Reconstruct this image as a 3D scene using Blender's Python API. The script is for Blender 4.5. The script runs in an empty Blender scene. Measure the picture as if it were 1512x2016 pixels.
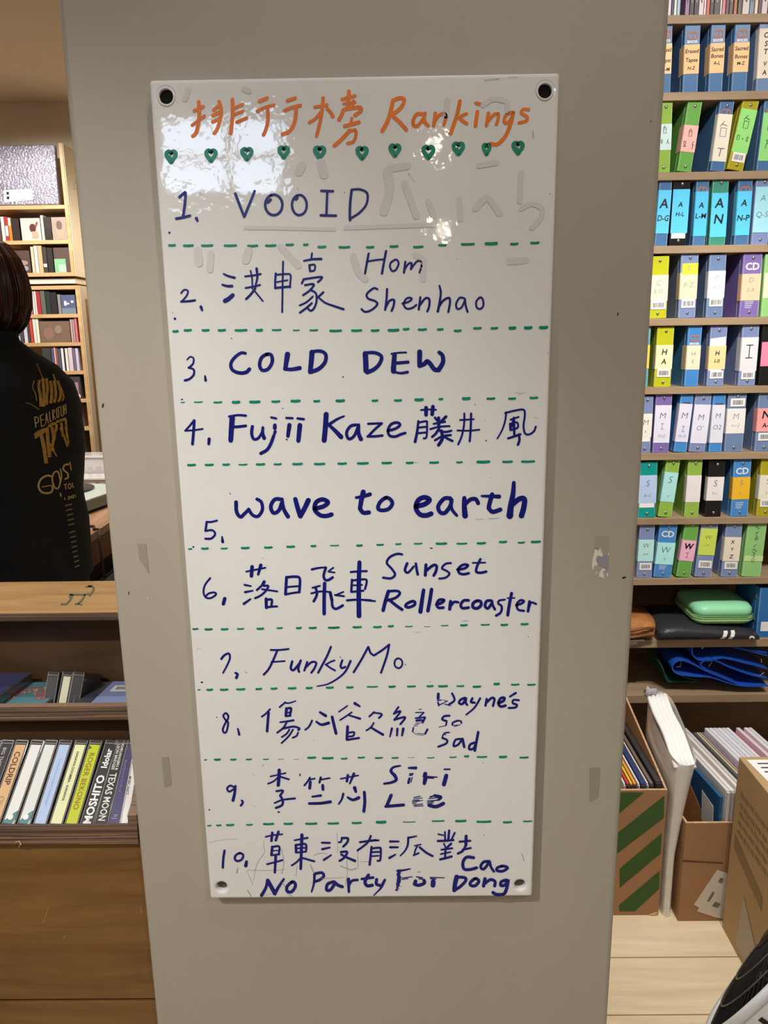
import bpy, bmesh, math, random
from mathutils import Vector, Matrix
from mathutils.bvhtree import BVHTree
random.seed(7)
C = bpy.context.scene.collection
SC = bpy.context.scene

# ---------------------------------------------------------------- camera
F_PX, CAM_Z = 1514.0, 1.5
YAW, PITCH, ROLL = -0.00997851, 0.22550032, 0.01455328
def cam_axes():
    cy, sy, cp, sp = math.cos(YAW), math.sin(YAW), math.cos(PITCH), math.sin(PITCH)
    f = Vector((sy*cp, cy*cp, -sp)); r = Vector((cy, -sy, 0)); d = f.cross(r)
    cr, sr = math.cos(ROLL), math.sin(ROLL)
    return cr*r + sr*d, -sr*r + cr*d, f
RX, DN, FW = cam_axes()
CAMP = Vector((0, 0, CAM_Z))
def ray(x, y):
    return RX*((x-756)/F_PX) + DN*((y-1008)/F_PX) + FW
def at(x, y, Y):
    d = ray(x, y); return CAMP + d*(Y/d.y)
cd = bpy.data.cameras.new('camera'); cam = bpy.data.objects.new('camera', cd); C.objects.link(cam)
cd.sensor_fit = 'HORIZONTAL'; cd.sensor_width = 36.0; cd.lens = 36.0*F_PX/1512.0
cd.clip_start = 0.02
m3 = Matrix((RX, -DN, -FW)).transposed()
cam.matrix_world = Matrix.Translation(CAMP) @ m3.to_4x4()
SC.camera = cam

# ---------------------------------------------------------------- world, lights, exposure
SC.view_settings.view_transform = 'Standard'
SC.view_settings.look = 'None'
SC.view_settings.gamma = 1.0
SC.view_settings.use_curve_mapping = False
SC.view_settings.exposure = 0.0
SC.cycles.use_denoising = True
SC.cycles.max_bounces = 6
SC.cycles.sample_clamp_indirect = 6.0
W = bpy.data.worlds.new('shop_world'); SC.world = W; W.use_nodes = True
W.node_tree.nodes['Background'].inputs[0].default_value = (0.72, 0.80, 1.0, 1)
W.node_tree.nodes['Background'].inputs[1].default_value = 0.6
CEIL = 2.66
WARM, NEUT = (1.0, 0.90, 0.78), (1.0, 0.975, 0.93)
# x, y, power, colour, spot angle (deg), aim x,y,z, blend
DOWNLIGHTS = [
    (-0.95, -0.45, 104, NEUT, 50, (-0.34, 0.8, 0.70), 0.8, 'downlight over the floor left of the writing board'),
    ( 0.80, -0.70, 22, NEUT, 46, (-0.16, 0.8, 0.95), 1.0, 'downlight over the floor right of the writing board'),
    ( 0.10,  0.33, 11, NEUT, 80, ( 0.05, 0.70, 0.3), 0.7, 'downlight closest to the writing board'),
    (-0.80,  1.42, 30, NEUT, 80, (-0.55, 0.9, 0.95), 0.5, 'downlight over the cassette stand'),
    ( 0.50,  0.90, 76, NEUT, 80, ( 0.90, 2.2, 1.35), 0.6, 'downlight in front of the binder shelves'),
    ( 0.80,  1.05, 95, NEUT, 74, ( 0.85, 2.02, 0.25), 0.5, 'downlight above the floor between the boxes'),
    (-1.75,  2.95, 88, NEUT, 100, (-1.7, 4.0, 1.2), 0.5, 'downlight in front of the wall shelves'),
    (-0.95,  3.25, 58, NEUT, 110, (-1.25, 3.75, 0.9), 0.5, 'downlight over the record player table'),
]
ADDED_FILL_PANELS = [(-0.2, -1.4, 2.2, 0.9, 11), (1.2, 1.2, 0.5, 0.5, 5), (-1.6, 1.9, 0.9, 0.5, 10)]

# ---------------------------------------------------------------- materials
MATS = {}
def srgb(r, g, b):
    f = lambda v: (v/255/12.92) if v/255 <= .04045 else ((v/255+.055)/1.055)**2.4
    return (f(r), f(g), f(b))
def mat(name, col, rough=.5, metal=0, coat=0, trans=0, emit=None, estr=0, noise=0, nscale=8, stretch=(1,1,1), bump=0, bscale=40, alpha=1, sss=0, dark=None, ior=1.45):
    if name in MATS: return MATS[name]
    m = bpy.data.materials.new(name); m.use_nodes = True
    nt = m.node_tree; b = nt.nodes['Principled BSDF']
    col = tuple(col)
    b.inputs['Base Color'].default_value = (*col, 1); b.inputs['Roughness'].default_value = rough
    b.inputs['Metallic'].default_value = metal; b.inputs['Coat Weight'].default_value = coat
    b.inputs['Transmission Weight'].default_value = trans; b.inputs['Alpha'].default_value = alpha
    b.inputs['IOR'].default_value = ior
    if emit: b.inputs['Emission Color'].default_value = (*emit, 1); b.inputs['Emission Strength'].default_value = estr
    if noise or bump:
        tc = nt.nodes.new('ShaderNodeTexCoord'); mp = nt.nodes.new('ShaderNodeMapping')
        mp.inputs['Scale'].default_value = stretch
        nt.links.new(tc.outputs['Object'], mp.inputs[0])
    if noise:
        n = nt.nodes.new('ShaderNodeTexNoise'); n.inputs['Scale'].default_value = nscale; n.inputs['Detail'].default_value = 6
        nt.links.new(mp.outputs[0], n.inputs[0])
        cr = nt.nodes.new('ShaderNodeValToRGB')
        lo = dark or tuple(c*(1-noise) for c in col); hi = tuple(min(1, c*(1+noise*.6)) for c in col)
        cr.color_ramp.elements[0].color = (*lo, 1); cr.color_ramp.elements[0].position = .32
        cr.color_ramp.elements[1].color = (*hi, 1); cr.color_ramp.elements[1].position = .68
        nt.links.new(n.outputs[0], cr.inputs[0]); nt.links.new(cr.outputs[0], b.inputs['Base Color'])
    if bump:
        n2 = nt.nodes.new('ShaderNodeTexNoise'); n2.inputs['Scale'].default_value = bscale; n2.inputs['Detail'].default_value = 3
        nt.links.new(mp.outputs[0], n2.inputs[0])
        bp = nt.nodes.new('ShaderNodeBump'); bp.inputs['Strength'].default_value = bump; bp.inputs['Distance'].default_value = .01
        nt.links.new(n2.outputs[0], bp.inputs['Height']); nt.links.new(bp.outputs[0], b.inputs['Normal'])
    MATS[name] = m
    return m
def wood(name, base, dark, scale=3.0, stretch=(1, 8, 8), rough=.45, planks=None):
    if name in MATS: return MATS[name]
    m = bpy.data.materials.new(name); m.use_nodes = True
    nt = m.node_tree; b = nt.nodes['Principled BSDF']; b.inputs['Roughness'].default_value = rough
    tc = nt.nodes.new('ShaderNodeTexCoord'); mp = nt.nodes.new('ShaderNodeMapping'); mp.inputs['Scale'].default_value = stretch
    nt.links.new(tc.outputs['Object'], mp.inputs[0])
    n = nt.nodes.new('ShaderNodeTexNoise'); n.inputs['Scale'].default_value = scale; n.inputs['Detail'].default_value = 9; n.inputs['Roughness'].default_value = .62; n.inputs['Distortion'].default_value = .6
    nt.links.new(mp.outputs[0], n.inputs[0])
    cr = nt.nodes.new('ShaderNodeValToRGB')
    cr.color_ramp.elements[0].color = (*dark, 1); cr.color_ramp.elements[0].position = .30
    cr.color_ramp.elements[1].color = (*base, 1); cr.color_ramp.elements[1].position = .62
    nt.links.new(n.outputs[0], cr.inputs[0])
    out = cr.outputs[0]
    if planks:
        br = nt.nodes.new('ShaderNodeTexBrick')
        mp2 = nt.nodes.new('ShaderNodeMapping'); mp2.inputs['Location'].default_value = planks[2]
        nt.links.new(tc.outputs['Object'], mp2.inputs[0]); nt.links.new(mp2.outputs[0], br.inputs['Vector'])
        br.inputs['Scale'].default_value = 1.0; br.inputs['Brick Width'].default_value = planks[0]; br.inputs['Row Height'].default_value = planks[1]
        br.inputs['Mortar Size'].default_value = .0016; br.inputs['Mortar Smooth'].default_value = .1
        br.inputs['Color1'].default_value = (1, 1, 1, 1); br.inputs['Color2'].default_value = (.93, .92, .9, 1); br.inputs['Mortar'].default_value = (.35, .28, .2, 1)
        mx = nt.nodes.new('ShaderNodeMix'); mx.data_type = 'RGBA'; mx.blend_type = 'MULTIPLY'; mx.inputs[0].default_value = 1
        nt.links.new(out, mx.inputs[6]); nt.links.new(br.outputs[0], mx.inputs[7]); out = mx.outputs[2]
    nt.links.new(out, b.inputs['Base Color'])
    MATS[name] = m
    return m
def ply(name):
    """plywood edge: thin horizontal layers stacked in z"""
    if name in MATS: return MATS[name]
    m = bpy.data.materials.new(name); m.use_nodes = True
    nt = m.node_tree; b = nt.nodes['Principled BSDF']; b.inputs['Roughness'].default_value = .55
    tc = nt.nodes.new('ShaderNodeTexCoord'); mp = nt.nodes.new('ShaderNodeMapping'); mp.inputs['Scale'].default_value = (1.2, 1.2, 150)
    nt.links.new(tc.outputs['Object'], mp.inputs[0])
    n = nt.nodes.new('ShaderNodeTexNoise'); n.inputs['Scale'].default_value = 1.0; n.inputs['Detail'].default_value = 4
    nt.links.new(mp.outputs[0], n.inputs[0])
    cr = nt.nodes.new('ShaderNodeValToRGB'); cr.color_ramp.interpolation = 'CONSTANT'
    e = cr.color_ramp.elements
    e[0].position = 0; e[0].color = (*srgb(84, 66, 56), 1); e[1].position = .46; e[1].color = (*srgb(128, 100, 78), 1)
    x = e.new(.53); x.color = (*srgb(98, 78, 68), 1); x = e.new(.6); x.color = (*srgb(160, 122, 84), 1); x = e.new(.66); x.color = (*srgb(110, 88, 74), 1)
    nt.links.new(n.outputs[0], cr.inputs[0]); nt.links.new(cr.outputs[0], b.inputs['Base Color'])
    MATS[name] = m
    return m

# ---------------------------------------------------------------- mesh helpers
class MB:
    def __init__(s): s.v = []; s.f = []; s.mi = []
    def add(s, vs, fs, mi=0):
        o = len(s.v); s.v += [tuple(v) for v in vs]; s.f += [tuple(i+o for i in f) for f in fs]; s.mi += [mi]*len(fs); return s
    def box(s, x0, x1, y0, y1, z0, z1, mi=0):
        return s.hexa([(x0,y0,z0),(x1,y0,z0),(x1,y1,z0),(x0,y1,z0),(x0,y0,z1),(x1,y0,z1),(x1,y1,z1),(x0,y1,z1)], mi)
    def hexa(s, p, mi=0):
        return s.add(p, [(3,2,1,0),(4,5,6,7),(0,1,5,4),(1,2,6,5),(2,3,7,6),(3,0,4,7)], mi)
    def quad(s, a, b, c, d, mi=0): return s.add([a,b,c,d], [(0,1,2,3)], mi)
    def prism(s, pts, axis, a0, a1, mi=0):
        """pts: 2D polygon in the two other axes (in order x,y,z without axis)"""
        n = len(pts)
        def mk(p, a): q = list(p); q.insert(axis, a); return tuple(q)
        vs = [mk(p, a0) for p in pts]+[mk(p, a1) for p in pts]
        fs = [tuple(range(n))[::-1], tuple(range(n, 2*n))]+[(i, (i+1) % n, n+(i+1) % n, n+i) for i in range(n)]
        return s.add(vs, fs, mi)
    def tube(s, path, r, n=10, mi=0, cap=True):
        path = [Vector(p) for p in path]; rs = r if isinstance(r, (list, tuple)) else [r]*len(path)
        rings = []; up = Vector((0, 0, 1))
        t0 = (path[1]-path[0]).normalized(); a = t0.cross(up)
        if a.length < 1e-3: a = t0.cross(Vector((0, 1, 0)))
        a.normalize()
        for i, p in enumerate(path):
            t = (path[min(i+1, len(path)-1)]-path[max(i-1, 0)]).normalized()
            a = (a - t*a.dot(t)).normalized(); b = t.cross(a)
            rings.append([p+(a*math.cos(k*2*math.pi/n)+b*math.sin(k*2*math.pi/n))*rs[i] for k in range(n)])
        return s.loft(rings, mi, cap)
    def loft(s, rings, mi=0, cap=True):
        n = len(rings[0]); vs = [p for r in rings for p in r]; fs = []
        for i in range(len(rings)-1):
            for k in range(n): fs.append((i*n+k, i*n+(k+1) % n, (i+1)*n+(k+1) % n, (i+1)*n+k))
        if cap: fs.append(tuple(range(n))[::-1]); fs.append(tuple(range((len(rings)-1)*n, len(rings)*n)))
        return s.add(vs, fs, mi)
    def disc(s, c, nrm, r, h, n=16, mi=0):
        c = Vector(c); nrm = Vector(nrm).normalized()
        return s.tube([c, c+nrm*h], r, n, mi)
    def sphere(s, c, rx, ry, rz, n=12, m=8, mi=0):
        rings = []
        for j in range(1, m):
            t = math.pi*j/m
            rings.append([(c[0]+rx*math.sin(t)*math.cos(2*math.pi*k/n), c[1]+ry*math.sin(t)*math.sin(2*math.pi*k/n), c[2]-rz*math.cos(t)) for k in range(n)])
        o = len(s.v); s.loft(rings, mi, False)
        vs = [(c[0], c[1], c[2]-rz), (c[0], c[1], c[2]+rz)]; b = len(s.v); s.v += vs
        L = o+(m-2)*n
        for k in range(n):
            s.f.append((b, o+(k+1) % n, o+k)); s.f.append((b+1, L+k, L+(k+1) % n)); s.mi += [mi, mi]
        return s
    def build(s, name, mats, parent=None, smooth=False, bevel=0, seg=2, sub=0, loc=None):
        me = bpy.data.meshes.new(name); me.from_pydata(s.v, [], s.f)
        for m in (mats if isinstance(mats, (list, tuple)) else [mats]): me.materials.append(m)
        for p, i in zip(me.polygons, s.mi): p.material_index = i; p.use_smooth = smooth
        me.update()
        o = bpy.data.objects.new(name, me); C.objects.link(o)
        if parent: o.parent = parent
        if loc: o.location = loc
        if bevel:
            b = o.modifiers.new('bevel', 'BEVEL'); b.width = bevel; b.segments = seg; b.limit_method = 'ANGLE'; b.harden_normals = False
        if sub:
            b = o.modifiers.new('sub', 'SUBSURF'); b.levels = sub; b.render_levels = sub
        return o
def tag(o, label, cat, group=None, kind=None):
    if label: o['label'] = label
    if cat: o['category'] = cat
    if group: o['group'] = group
    if kind: o['kind'] = kind
    return o
def empty(name, loc, rot=None, matrix=None):
    o = bpy.data.objects.new(name, None); C.objects.link(o); o.empty_display_size = .05
    if matrix is not None: o.matrix_world = matrix
    else:
        o.location = loc
        if rot: o.rotation_euler = rot
    return o
def struct(o): o['kind'] = 'structure'; return o

_tcache = {}
def text_geo(s, bold=0.0, shear=0.0):
    """flat glyph mesh of a string: vertices centred on 0, cap height 1"""
    key = (s, bold, shear)
    if key in _tcache: return _tcache[key]
    cu = bpy.data.curves.new('lettering', 'FONT'); cu.body = s; cu.align_x = 'CENTER'; cu.resolution_u = 2; cu.offset = bold; cu.shear = shear
    ob = bpy.data.objects.new('lettering', cu); C.objects.link(ob)
    dg = bpy.context.evaluated_depsgraph_get(); dg.update()
    me = bpy.data.meshes.new_from_object(ob.evaluated_get(dg))
    vs = [(v.co.x/.73, v.co.y/.73-.5) for v in me.vertices]; fs = [tuple(p.vertices) for p in me.polygons]
    bpy.data.meshes.remove(me); bpy.data.objects.remove(ob); bpy.data.curves.remove(cu)
    w = (max(v[0] for v in vs)-min(v[0] for v in vs)) if vs else 1
    _tcache[key] = (vs, fs, w)
    return _tcache[key]
def put_text(mb, s, fn, h, maxw=None, mi=0, bold=0.0, shear=0.0):
    """fn(u,v) -> 3D, u right, v up in metres; h cap height; maxw squeezes the width"""
    vs, fs, w = text_geo(s, bold, shear)
    k = h
    kx = min(h, maxw/w) if maxw else h
    mb.add([fn(x*kx, y*k) for x, y in vs], fs, mi)

def smooth_line(pts, sub=6):
    if len(pts) < 3: return pts
    out = []
    P = [pts[0]]+pts+[pts[-1]]
    closed = (pts[0] == pts[-1])
    if closed: P = [pts[-2]]+pts+[pts[1]]
    for i in range(1, len(P)-2):
        a, b, c, d = P[i-1:i+3]
        for k in range(sub):
            t = k/sub; t2 = t*t; t3 = t2*t
            out.append(tuple(.5*((2*b[j])+(-a[j]+c[j])*t+(2*a[j]-5*b[j]+4*c[j]-d[j])*t2+(-a[j]+3*b[j]-3*c[j]+d[j])*t3) for j in range(2)))
    out.append(pts[-1])
    return out
def ribbon(mb, pts, w, fn, mi=0, taper=None, cap=5, raw=False):
    """2D pen stroke of width w with round ends, mapped to 3D by fn(x,y)"""
    pts = pts if raw else smooth_line(pts); q = [pts[0]]
    for p in pts[1:]:
        if math.dist(p, q[-1]) > 1e-6: q.append(p)
    if len(q) < 2: q = [q[0], (q[0][0]+w*.05, q[0][1])]
    n = len(q); L = []; R = []
    for i, p in enumerate(q):
        a = q[max(i-1, 0)]; b = q[min(i+1, n-1)]
        dx, dy = b[0]-a[0], b[1]-a[1]; l = math.hypot(dx, dy) or 1
        ww = w if not taper else w*(taper[0]+(taper[1]-taper[0])*i/(n-1))
        nx, ny = -dy/l*ww/2, dx/l*ww/2
        L.append((p[0]+nx, p[1]+ny)); R.append((p[0]-nx, p[1]-ny))
    vs = [fn(*p) for p in L]+[fn(*p) for p in R]
    mb.add(vs, [(i, i+1, n+i+1, n+i) for i in range(n-1)], mi)
    for (p, a, sgn) in ((q[0], L[0], 1), (q[-1], R[-1], 1)):
        ang = math.atan2(a[1]-p[1], a[0]-p[0]); r = math.dist(a, p)
        arc = [fn(p[0]+r*math.cos(ang+math.pi*k/cap), p[1]+r*math.sin(ang+math.pi*k/cap)) for k in range(cap+1)]
        mb.add(arc, [tuple(range(cap+1))], mi)
# ================================================================ the room
M_COL = mat('column_paint', srgb(178, 170, 155), rough=.42, noise=.035, nscale=3, stretch=(3, 3, 1), bump=.02, bscale=60)
M_WALL = mat('cream_wall_paint', srgb(226, 212, 188), rough=.6, noise=.02)
M_CEIL = mat('ceiling_paint', srgb(206, 190, 166), rough=.7, noise=.02)
M_FLOOR = wood('floor_planks', srgb(234, 216, 184), srgb(217, 195, 158), scale=2.2, stretch=(1.2, 14, 1), rough=.35, planks=(1.6, .164, (0.35, -.127, 0)))
X0, X1, YF, YB = -3.4, 2.6, -2.5, 4.2
struct(MB().box(X0, X1, YF, YB, -.05, 0).build('floor', M_FLOOR))
struct(MB().box(X0, X1, YF, YB, CEIL, CEIL+.06).build('ceiling', M_CEIL))
struct(MB().box(X0, X1, YB, YB+.06, 0, CEIL).build('wall_back', M_WALL))
struct(MB().box(X0-.06, X0, YF, YB, 0, CEIL).build('wall_left', M_WALL))
struct(MB().box(X1, X1+.06, YF, YB, 0, CEIL).build('wall_right', M_WALL))
# front wall behind the photographer with a high window of two sashes
WX = [-1.13, -.80, -.765, -.50]; WZ0, WZM0, WZM1, WZ1 = 2.20, 2.36, 2.385, 2.54
fw = MB()
fw.box(X0, WX[0], YF-.08, YF, 0, CEIL); fw.box(WX[3], X1, YF-.08, YF, 0, CEIL)
fw.box(WX[0], WX[3], YF-.08, YF, 0, WZ0); fw.box(WX[0], WX[3], YF-.08, YF, WZ1, CEIL)
struct(fw.build('wall_front', mat('front_wall_paint', srgb(150, 140, 126), rough=.7)))
wn = empty('window_1', ((WX[0]+WX[3])/2, YF-.04, WZ0)); struct(wn)
fr = MB(); ox, oz = wn.location.x, WZ0
fr.box(WX[1]-ox, WX[2]-ox, -.03, .02, 0, WZ1-oz); fr.box(WX[0]-ox, WX[3]-ox, -.03, .02, WZM0-oz, WZM1-oz)
for a, b in ((WX[0], WX[0]+.02), (WX[3]-.02, WX[3])): fr.box(a-ox, b-ox, -.03, .02, 0, WZ1-oz)
fr.build('window_frame', mat('window_frame_paint', srgb(150, 140, 128), rough=.5), wn)
M_PANE = mat('daylit_frosted_glass', (.8, .85, .95), rough=.3, emit=(.66, .80, 1.0), estr=12.0)
for xa, xb in ((WX[0]+.02, WX[1]), (WX[2], WX[3]-.02)):
    for za, zb in ((WZ0, WZM0), (WZM1, WZ1)):
        MB().box(xa-ox, xb-ox, -.008, .0, za-oz, zb-oz).build('pane', M_PANE, wn)

# the column
YC = .797; CXL, CXR = -.304, .263
cl = bpy.data.objects
col = struct(MB().box(CXL, CXR, YC, YC+.5, 0, CEIL).build('wall_column', M_COL, bevel=.006, seg=3))
def chip(name, pts, m, Y=YC-.0004, smooth=False):
    return MB().add([at(x, y, Y) for x, y in pts], [tuple(range(len(pts)))[::-1]]).build(name, m, col)
M_CH1 = mat('chip_pale_primer', srgb(226, 220, 206), rough=.6); M_CH2 = mat('chip_grey_layer', srgb(150, 150, 154), rough=.6)
M_CH3 = mat('chip_olive_layer', srgb(166, 160, 138), rough=.6); M_BLK = mat('black_scuff', srgb(26, 22, 20), rough=.7)
M_SC = mat('grey_scuff', srgb(158, 147, 130), rough=.6)
z = lambda s: [(1100+float(a)/7.467, 980+float(b)/7.467) for a, b in (p.split(',') for p in s.split())]
chip('paint_chip', z('535,560 735,565 740,800 650,850 600,740 530,760'), M_CH3)
chip('paint_chip', z('530,760 560,735 570,790 620,725 650,840 640,870 575,850 545,910 575,985 520,1010 510,1055 490,1040 490,950'), M_CH1)
chip('paint_chip', z('575,855 640,875 720,830 735,870 730,1010 700,1090 650,1010 600,1000 560,930'), M_CH2)
chip('paint_chip', z('690,1015 690,1070 650,1080 665,1150 670,1185 650,1180 590,1155 600,1090 640,1040'), M_CH1)
chip('paint_chip', z('705,1105 730,1110 728,1160 705,1155'), M_CH1); chip('paint_chip', z('545,1090 570,1095 565,1118 548,1115'), M_CH1)
chip('paint_chip', z('725,810 740,805 740,840 718,838'), M_CH1)
chip('scuff_mark', z('932,1168 990,1155 988,1178 936,1192'), M_BLK)
z = lambda s: [(200+float(a)/5.6, 1000+float(b)/5.6) for a, b in (p.split(',') for p in s.split())]
chip('scuff_mark', z('388,390 490,395 505,560 525,730 500,700 455,620 420,580'), M_SC)
chip('scuff_mark', z('300,918 308,925 302,948 292,965 296,938'), M_BLK)
chip('paint_chip', z('498,990 518,985 510,1000'), M_CH1)
for x, y, r in ((1216, 618, 3), (202, 798, 4), (1281, 239, 2)):
    chip('scuff_mark', [(x-r*.5, y+r), (x, y-r), (x+r*.7, y-r*.8), (x+r*.3, y+r*1.1)], M_BLK)
chip('scuff_mark', [(1160, 1512), (1182, 1510), (1178, 1570), (1160, 1580)], M_SC); chip('scuff_mark', [(318, 1492), (332, 1490), (338, 1545), (324, 1550)], M_SC)
z = lambda s: [(float(a)/6.873, 270+float(b)/6.873) for a, b in (p.split(',') for p in s.split())]
sm = MB(); fcol = lambda x, y: at(x, y, YC-.0004)
ribbon(sm, z('1045,625 1010,625 992,670 1015,705'), 1.2, fcol); ribbon(sm, z('1010,665 1030,650'), 1, fcol)
sm.build('scuff_mark', M_SC, col)

# ================================================================ ceiling lamps and added fill panels
M_LH = mat('lamp_housing_white', srgb(225, 222, 215), rough=.4); M_LE = mat('lamp_lens_glow', (1, .95, .85), emit=(1, .92, .8), estr=6)
for (x, y, p, colr, ang, aim, bl, lab) in DOWNLIGHTS:
    t = tag(empty('ceiling_downlight', (x, y, CEIL)), 'white round '+lab, 'ceiling light', 'downlights on the shop ceiling')
    rg = MB()
    n = 20
    for r0, r1, z0, z1 in ((.055, .055, 0, -.03), (.055, .042, -.03, -.03)):
        rg.loft([[(r*math.cos(2*math.pi*k/n), r*math.sin(2*math.pi*k/n), zz) for k in range(n)] for r, zz in ((r0, z0), (r1, z1))], cap=False)
    rg.build('lamp_housing', M_LH, t)
    MB().disc((0, 0, -.018), (0, 0, -1), .042, .002).build('lamp_lens', M_LE, t)
    ld = bpy.data.lights.new('spot', 'SPOT'); ld.energy = p; ld.color = colr; ld.spot_size = math.radians(ang); ld.spot_blend = bl; ld.shadow_soft_size = .03
    lo = bpy.data.objects.new('spot', ld); C.objects.link(lo); lo.parent = t; lo.location = (0, 0, -.05)
    d = Vector(aim)-Vector((x, y, CEIL-.05)); lo.rotation_euler = d.to_track_quat('-Z', 'Y').to_euler()
for i, (x, y, sx, sy, p) in enumerate(ADDED_FILL_PANELS):  # area panels added on the unseen ceiling to give fill light
    t = tag(empty('ceiling_light_panel', (x, y, CEIL)), ['long white ceiling light panel behind the photographer', 'small square ceiling light panel before the binder shelves', 'white ceiling light panel above the person in black'][i], 'ceiling light')
    MB().box(-sx/2-.02, sx/2+.02, -sy/2-.02, sy/2+.02, -.02, 0).build('panel_frame', M_LH, t)
    MB().box(-sx/2, sx/2, -sy/2, sy/2, -.022, -.0201).build('diffuser', mat('panel_diffuser', (.9, .88, .84), rough=.6), t)
    ld = bpy.data.lights.new('panel', 'AREA'); ld.shape = 'RECTANGLE'; ld.size = sx; ld.size_y = sy; ld.energy = p; ld.color = NEUT
    lo = bpy.data.objects.new('panel', ld); C.objects.link(lo); lo.parent = t; lo.location = (0, 0, -.03)
# bulbs that glint in the board
for (x, y, zb, lab) in ((.215, -2.32, 2.36, 'bare bulb pendant hung high behind the photographer'), (.262, -2.30, 1.985, 'bare bulb pendant hung low behind the photographer')):
    t = tag(empty('pendant_lamp', (x, y, CEIL)), lab, 'pendant lamp')
    MB().tube([(0, 0, 0), (0, 0, zb+.07-CEIL)], .004, 8).build('cord', M_BLK, t)
    MB().tube([(0, 0, zb+.075-CEIL), (0, 0, zb+.03-CEIL)], .018, 12).build('socket', M_LH, t)
    MB().sphere((0, 0, zb-CEIL), .034, .034, .04).build('bulb', mat('bulb_glow', (1, .9, .75), emit=(1, .9, .74), estr=30), t, smooth=True)
# ================================================================ the ranking board
YBD = .78135; BW, BH, BX, BZT = .38, .8796, -.21976, 1.73384
M_EN = mat('white_enamel', srgb(240, 239, 236), rough=.035, coat=.35, noise=.03, nscale=5, bump=.04, bscale=38)
M_NAVY = mat('navy_marker_ink', srgb(18, 26, 124), rough=.3, noise=.25, nscale=60)
M_ORNG = mat('orange_marker_ink', srgb(242, 122, 2), rough=.35, noise=.12, nscale=50)
M_GRN = mat('green_marker_ink', srgb(4, 142, 112), rough=.3, noise=.2, nscale=60)
M_RUB = mat('black_rubber_plug', srgb(4, 4, 4), rough=.9)
M_SMU = mat('faint_smudge', srgb(224, 222, 220), rough=.06); M_GRY = mat('grey_smear', srgb(176, 178, 184), rough=.3)
board = tag(empty('ranking_board', (BX+BW/2, YC, BZT-BH)), 'tall white enamel board with handwritten top ten list, screwed to the pillar', 'whiteboard')
OB = board.location
D = YC-.0003-YBD
holes = [(at(327, 190, YBD), .0066), (at(1073, 179, YBD), .0064), (at(436, 1747, YBD), .0062), (at(1024, 1743, YBD), .0062)]
pan = MB().box(-BW/2, BW/2, -(YC-YBD), -.0003, 0, BH).build('panel', M_EN, board)
cut = MB()
for p, r in holes: cut.tube([p-OB+Vector((0, -.02, 0)), p-OB+Vector((0, .04, 0))], r, 28)
co = cut.build('cutter', M_EN, board)
bm_ = pan.modifiers.new('holes', 'BOOLEAN'); bm_.object = co; bm_.operation = 'DIFFERENCE'; bm_.solver = 'EXACT'
bv = pan.modifiers.new('bevel', 'BEVEL'); bv.width = .0035; bv.segments = 3; bv.limit_method = 'ANGLE'
bpy.context.view_layer.update(); dg = bpy.context.evaluated_depsgraph_get()
me = bpy.data.meshes.new_from_object(pan.evaluated_get(dg)); pan.modifiers.clear(); pan.data = me
bpy.data.objects.remove(co)
for p, r in holes[2:]:  # lower holes are open: dark discs stand in for the shade inside
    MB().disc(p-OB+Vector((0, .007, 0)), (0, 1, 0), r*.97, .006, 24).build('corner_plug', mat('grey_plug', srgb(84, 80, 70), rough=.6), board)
for i, (p, r) in enumerate(holes[:2]):
    q = p-OB
    pl = MB().disc(q+Vector((0, .003, 0)), (0, 1, 0), r*.98, .006, 24)
    pl.add([], [])
    o = pl.build('corner_plug', M_RUB, board); o['label'] = 'black recessed plug'
    rim = MB(); n = 28
    rim.loft([[(q.x+R_*math.cos(2*math.pi*k/n), q.y+dy, q.z+R_*math.sin(2*math.pi*k/n)) for k in range(n)] for R_, dy in ((r*1.30, -.0001), (r*1.12, -.0011), (r*1.0, -.0004), (r*.99, .003))], cap=False)
    rim.build('hole_rim', M_EN, board, smooth=True)
ZT = {'A': (280, 140, 3.4364), 'B': (680, 140, 3.4364), 'C': (320, 470, 3.78), 'D': (690, 470, 3.78), 'E': (340, 780, 3.979), 'F': (700, 780, 3.979),
      'G': (370, 1070, 4.2), 'H': (710, 1070, 4.2), 'I': (380, 1340, 4.2), 'J': (720, 1340, 4.2), 'K': (380, 1600, 4.2), 'L': (720, 1600, 4.2)}
_lift = [0]
GAP = {'title_lettering': 5.5, 'entry_lettering': 6.5, 'wiped_ghost_marks': 0, 'smear_marks': 3}
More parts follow.
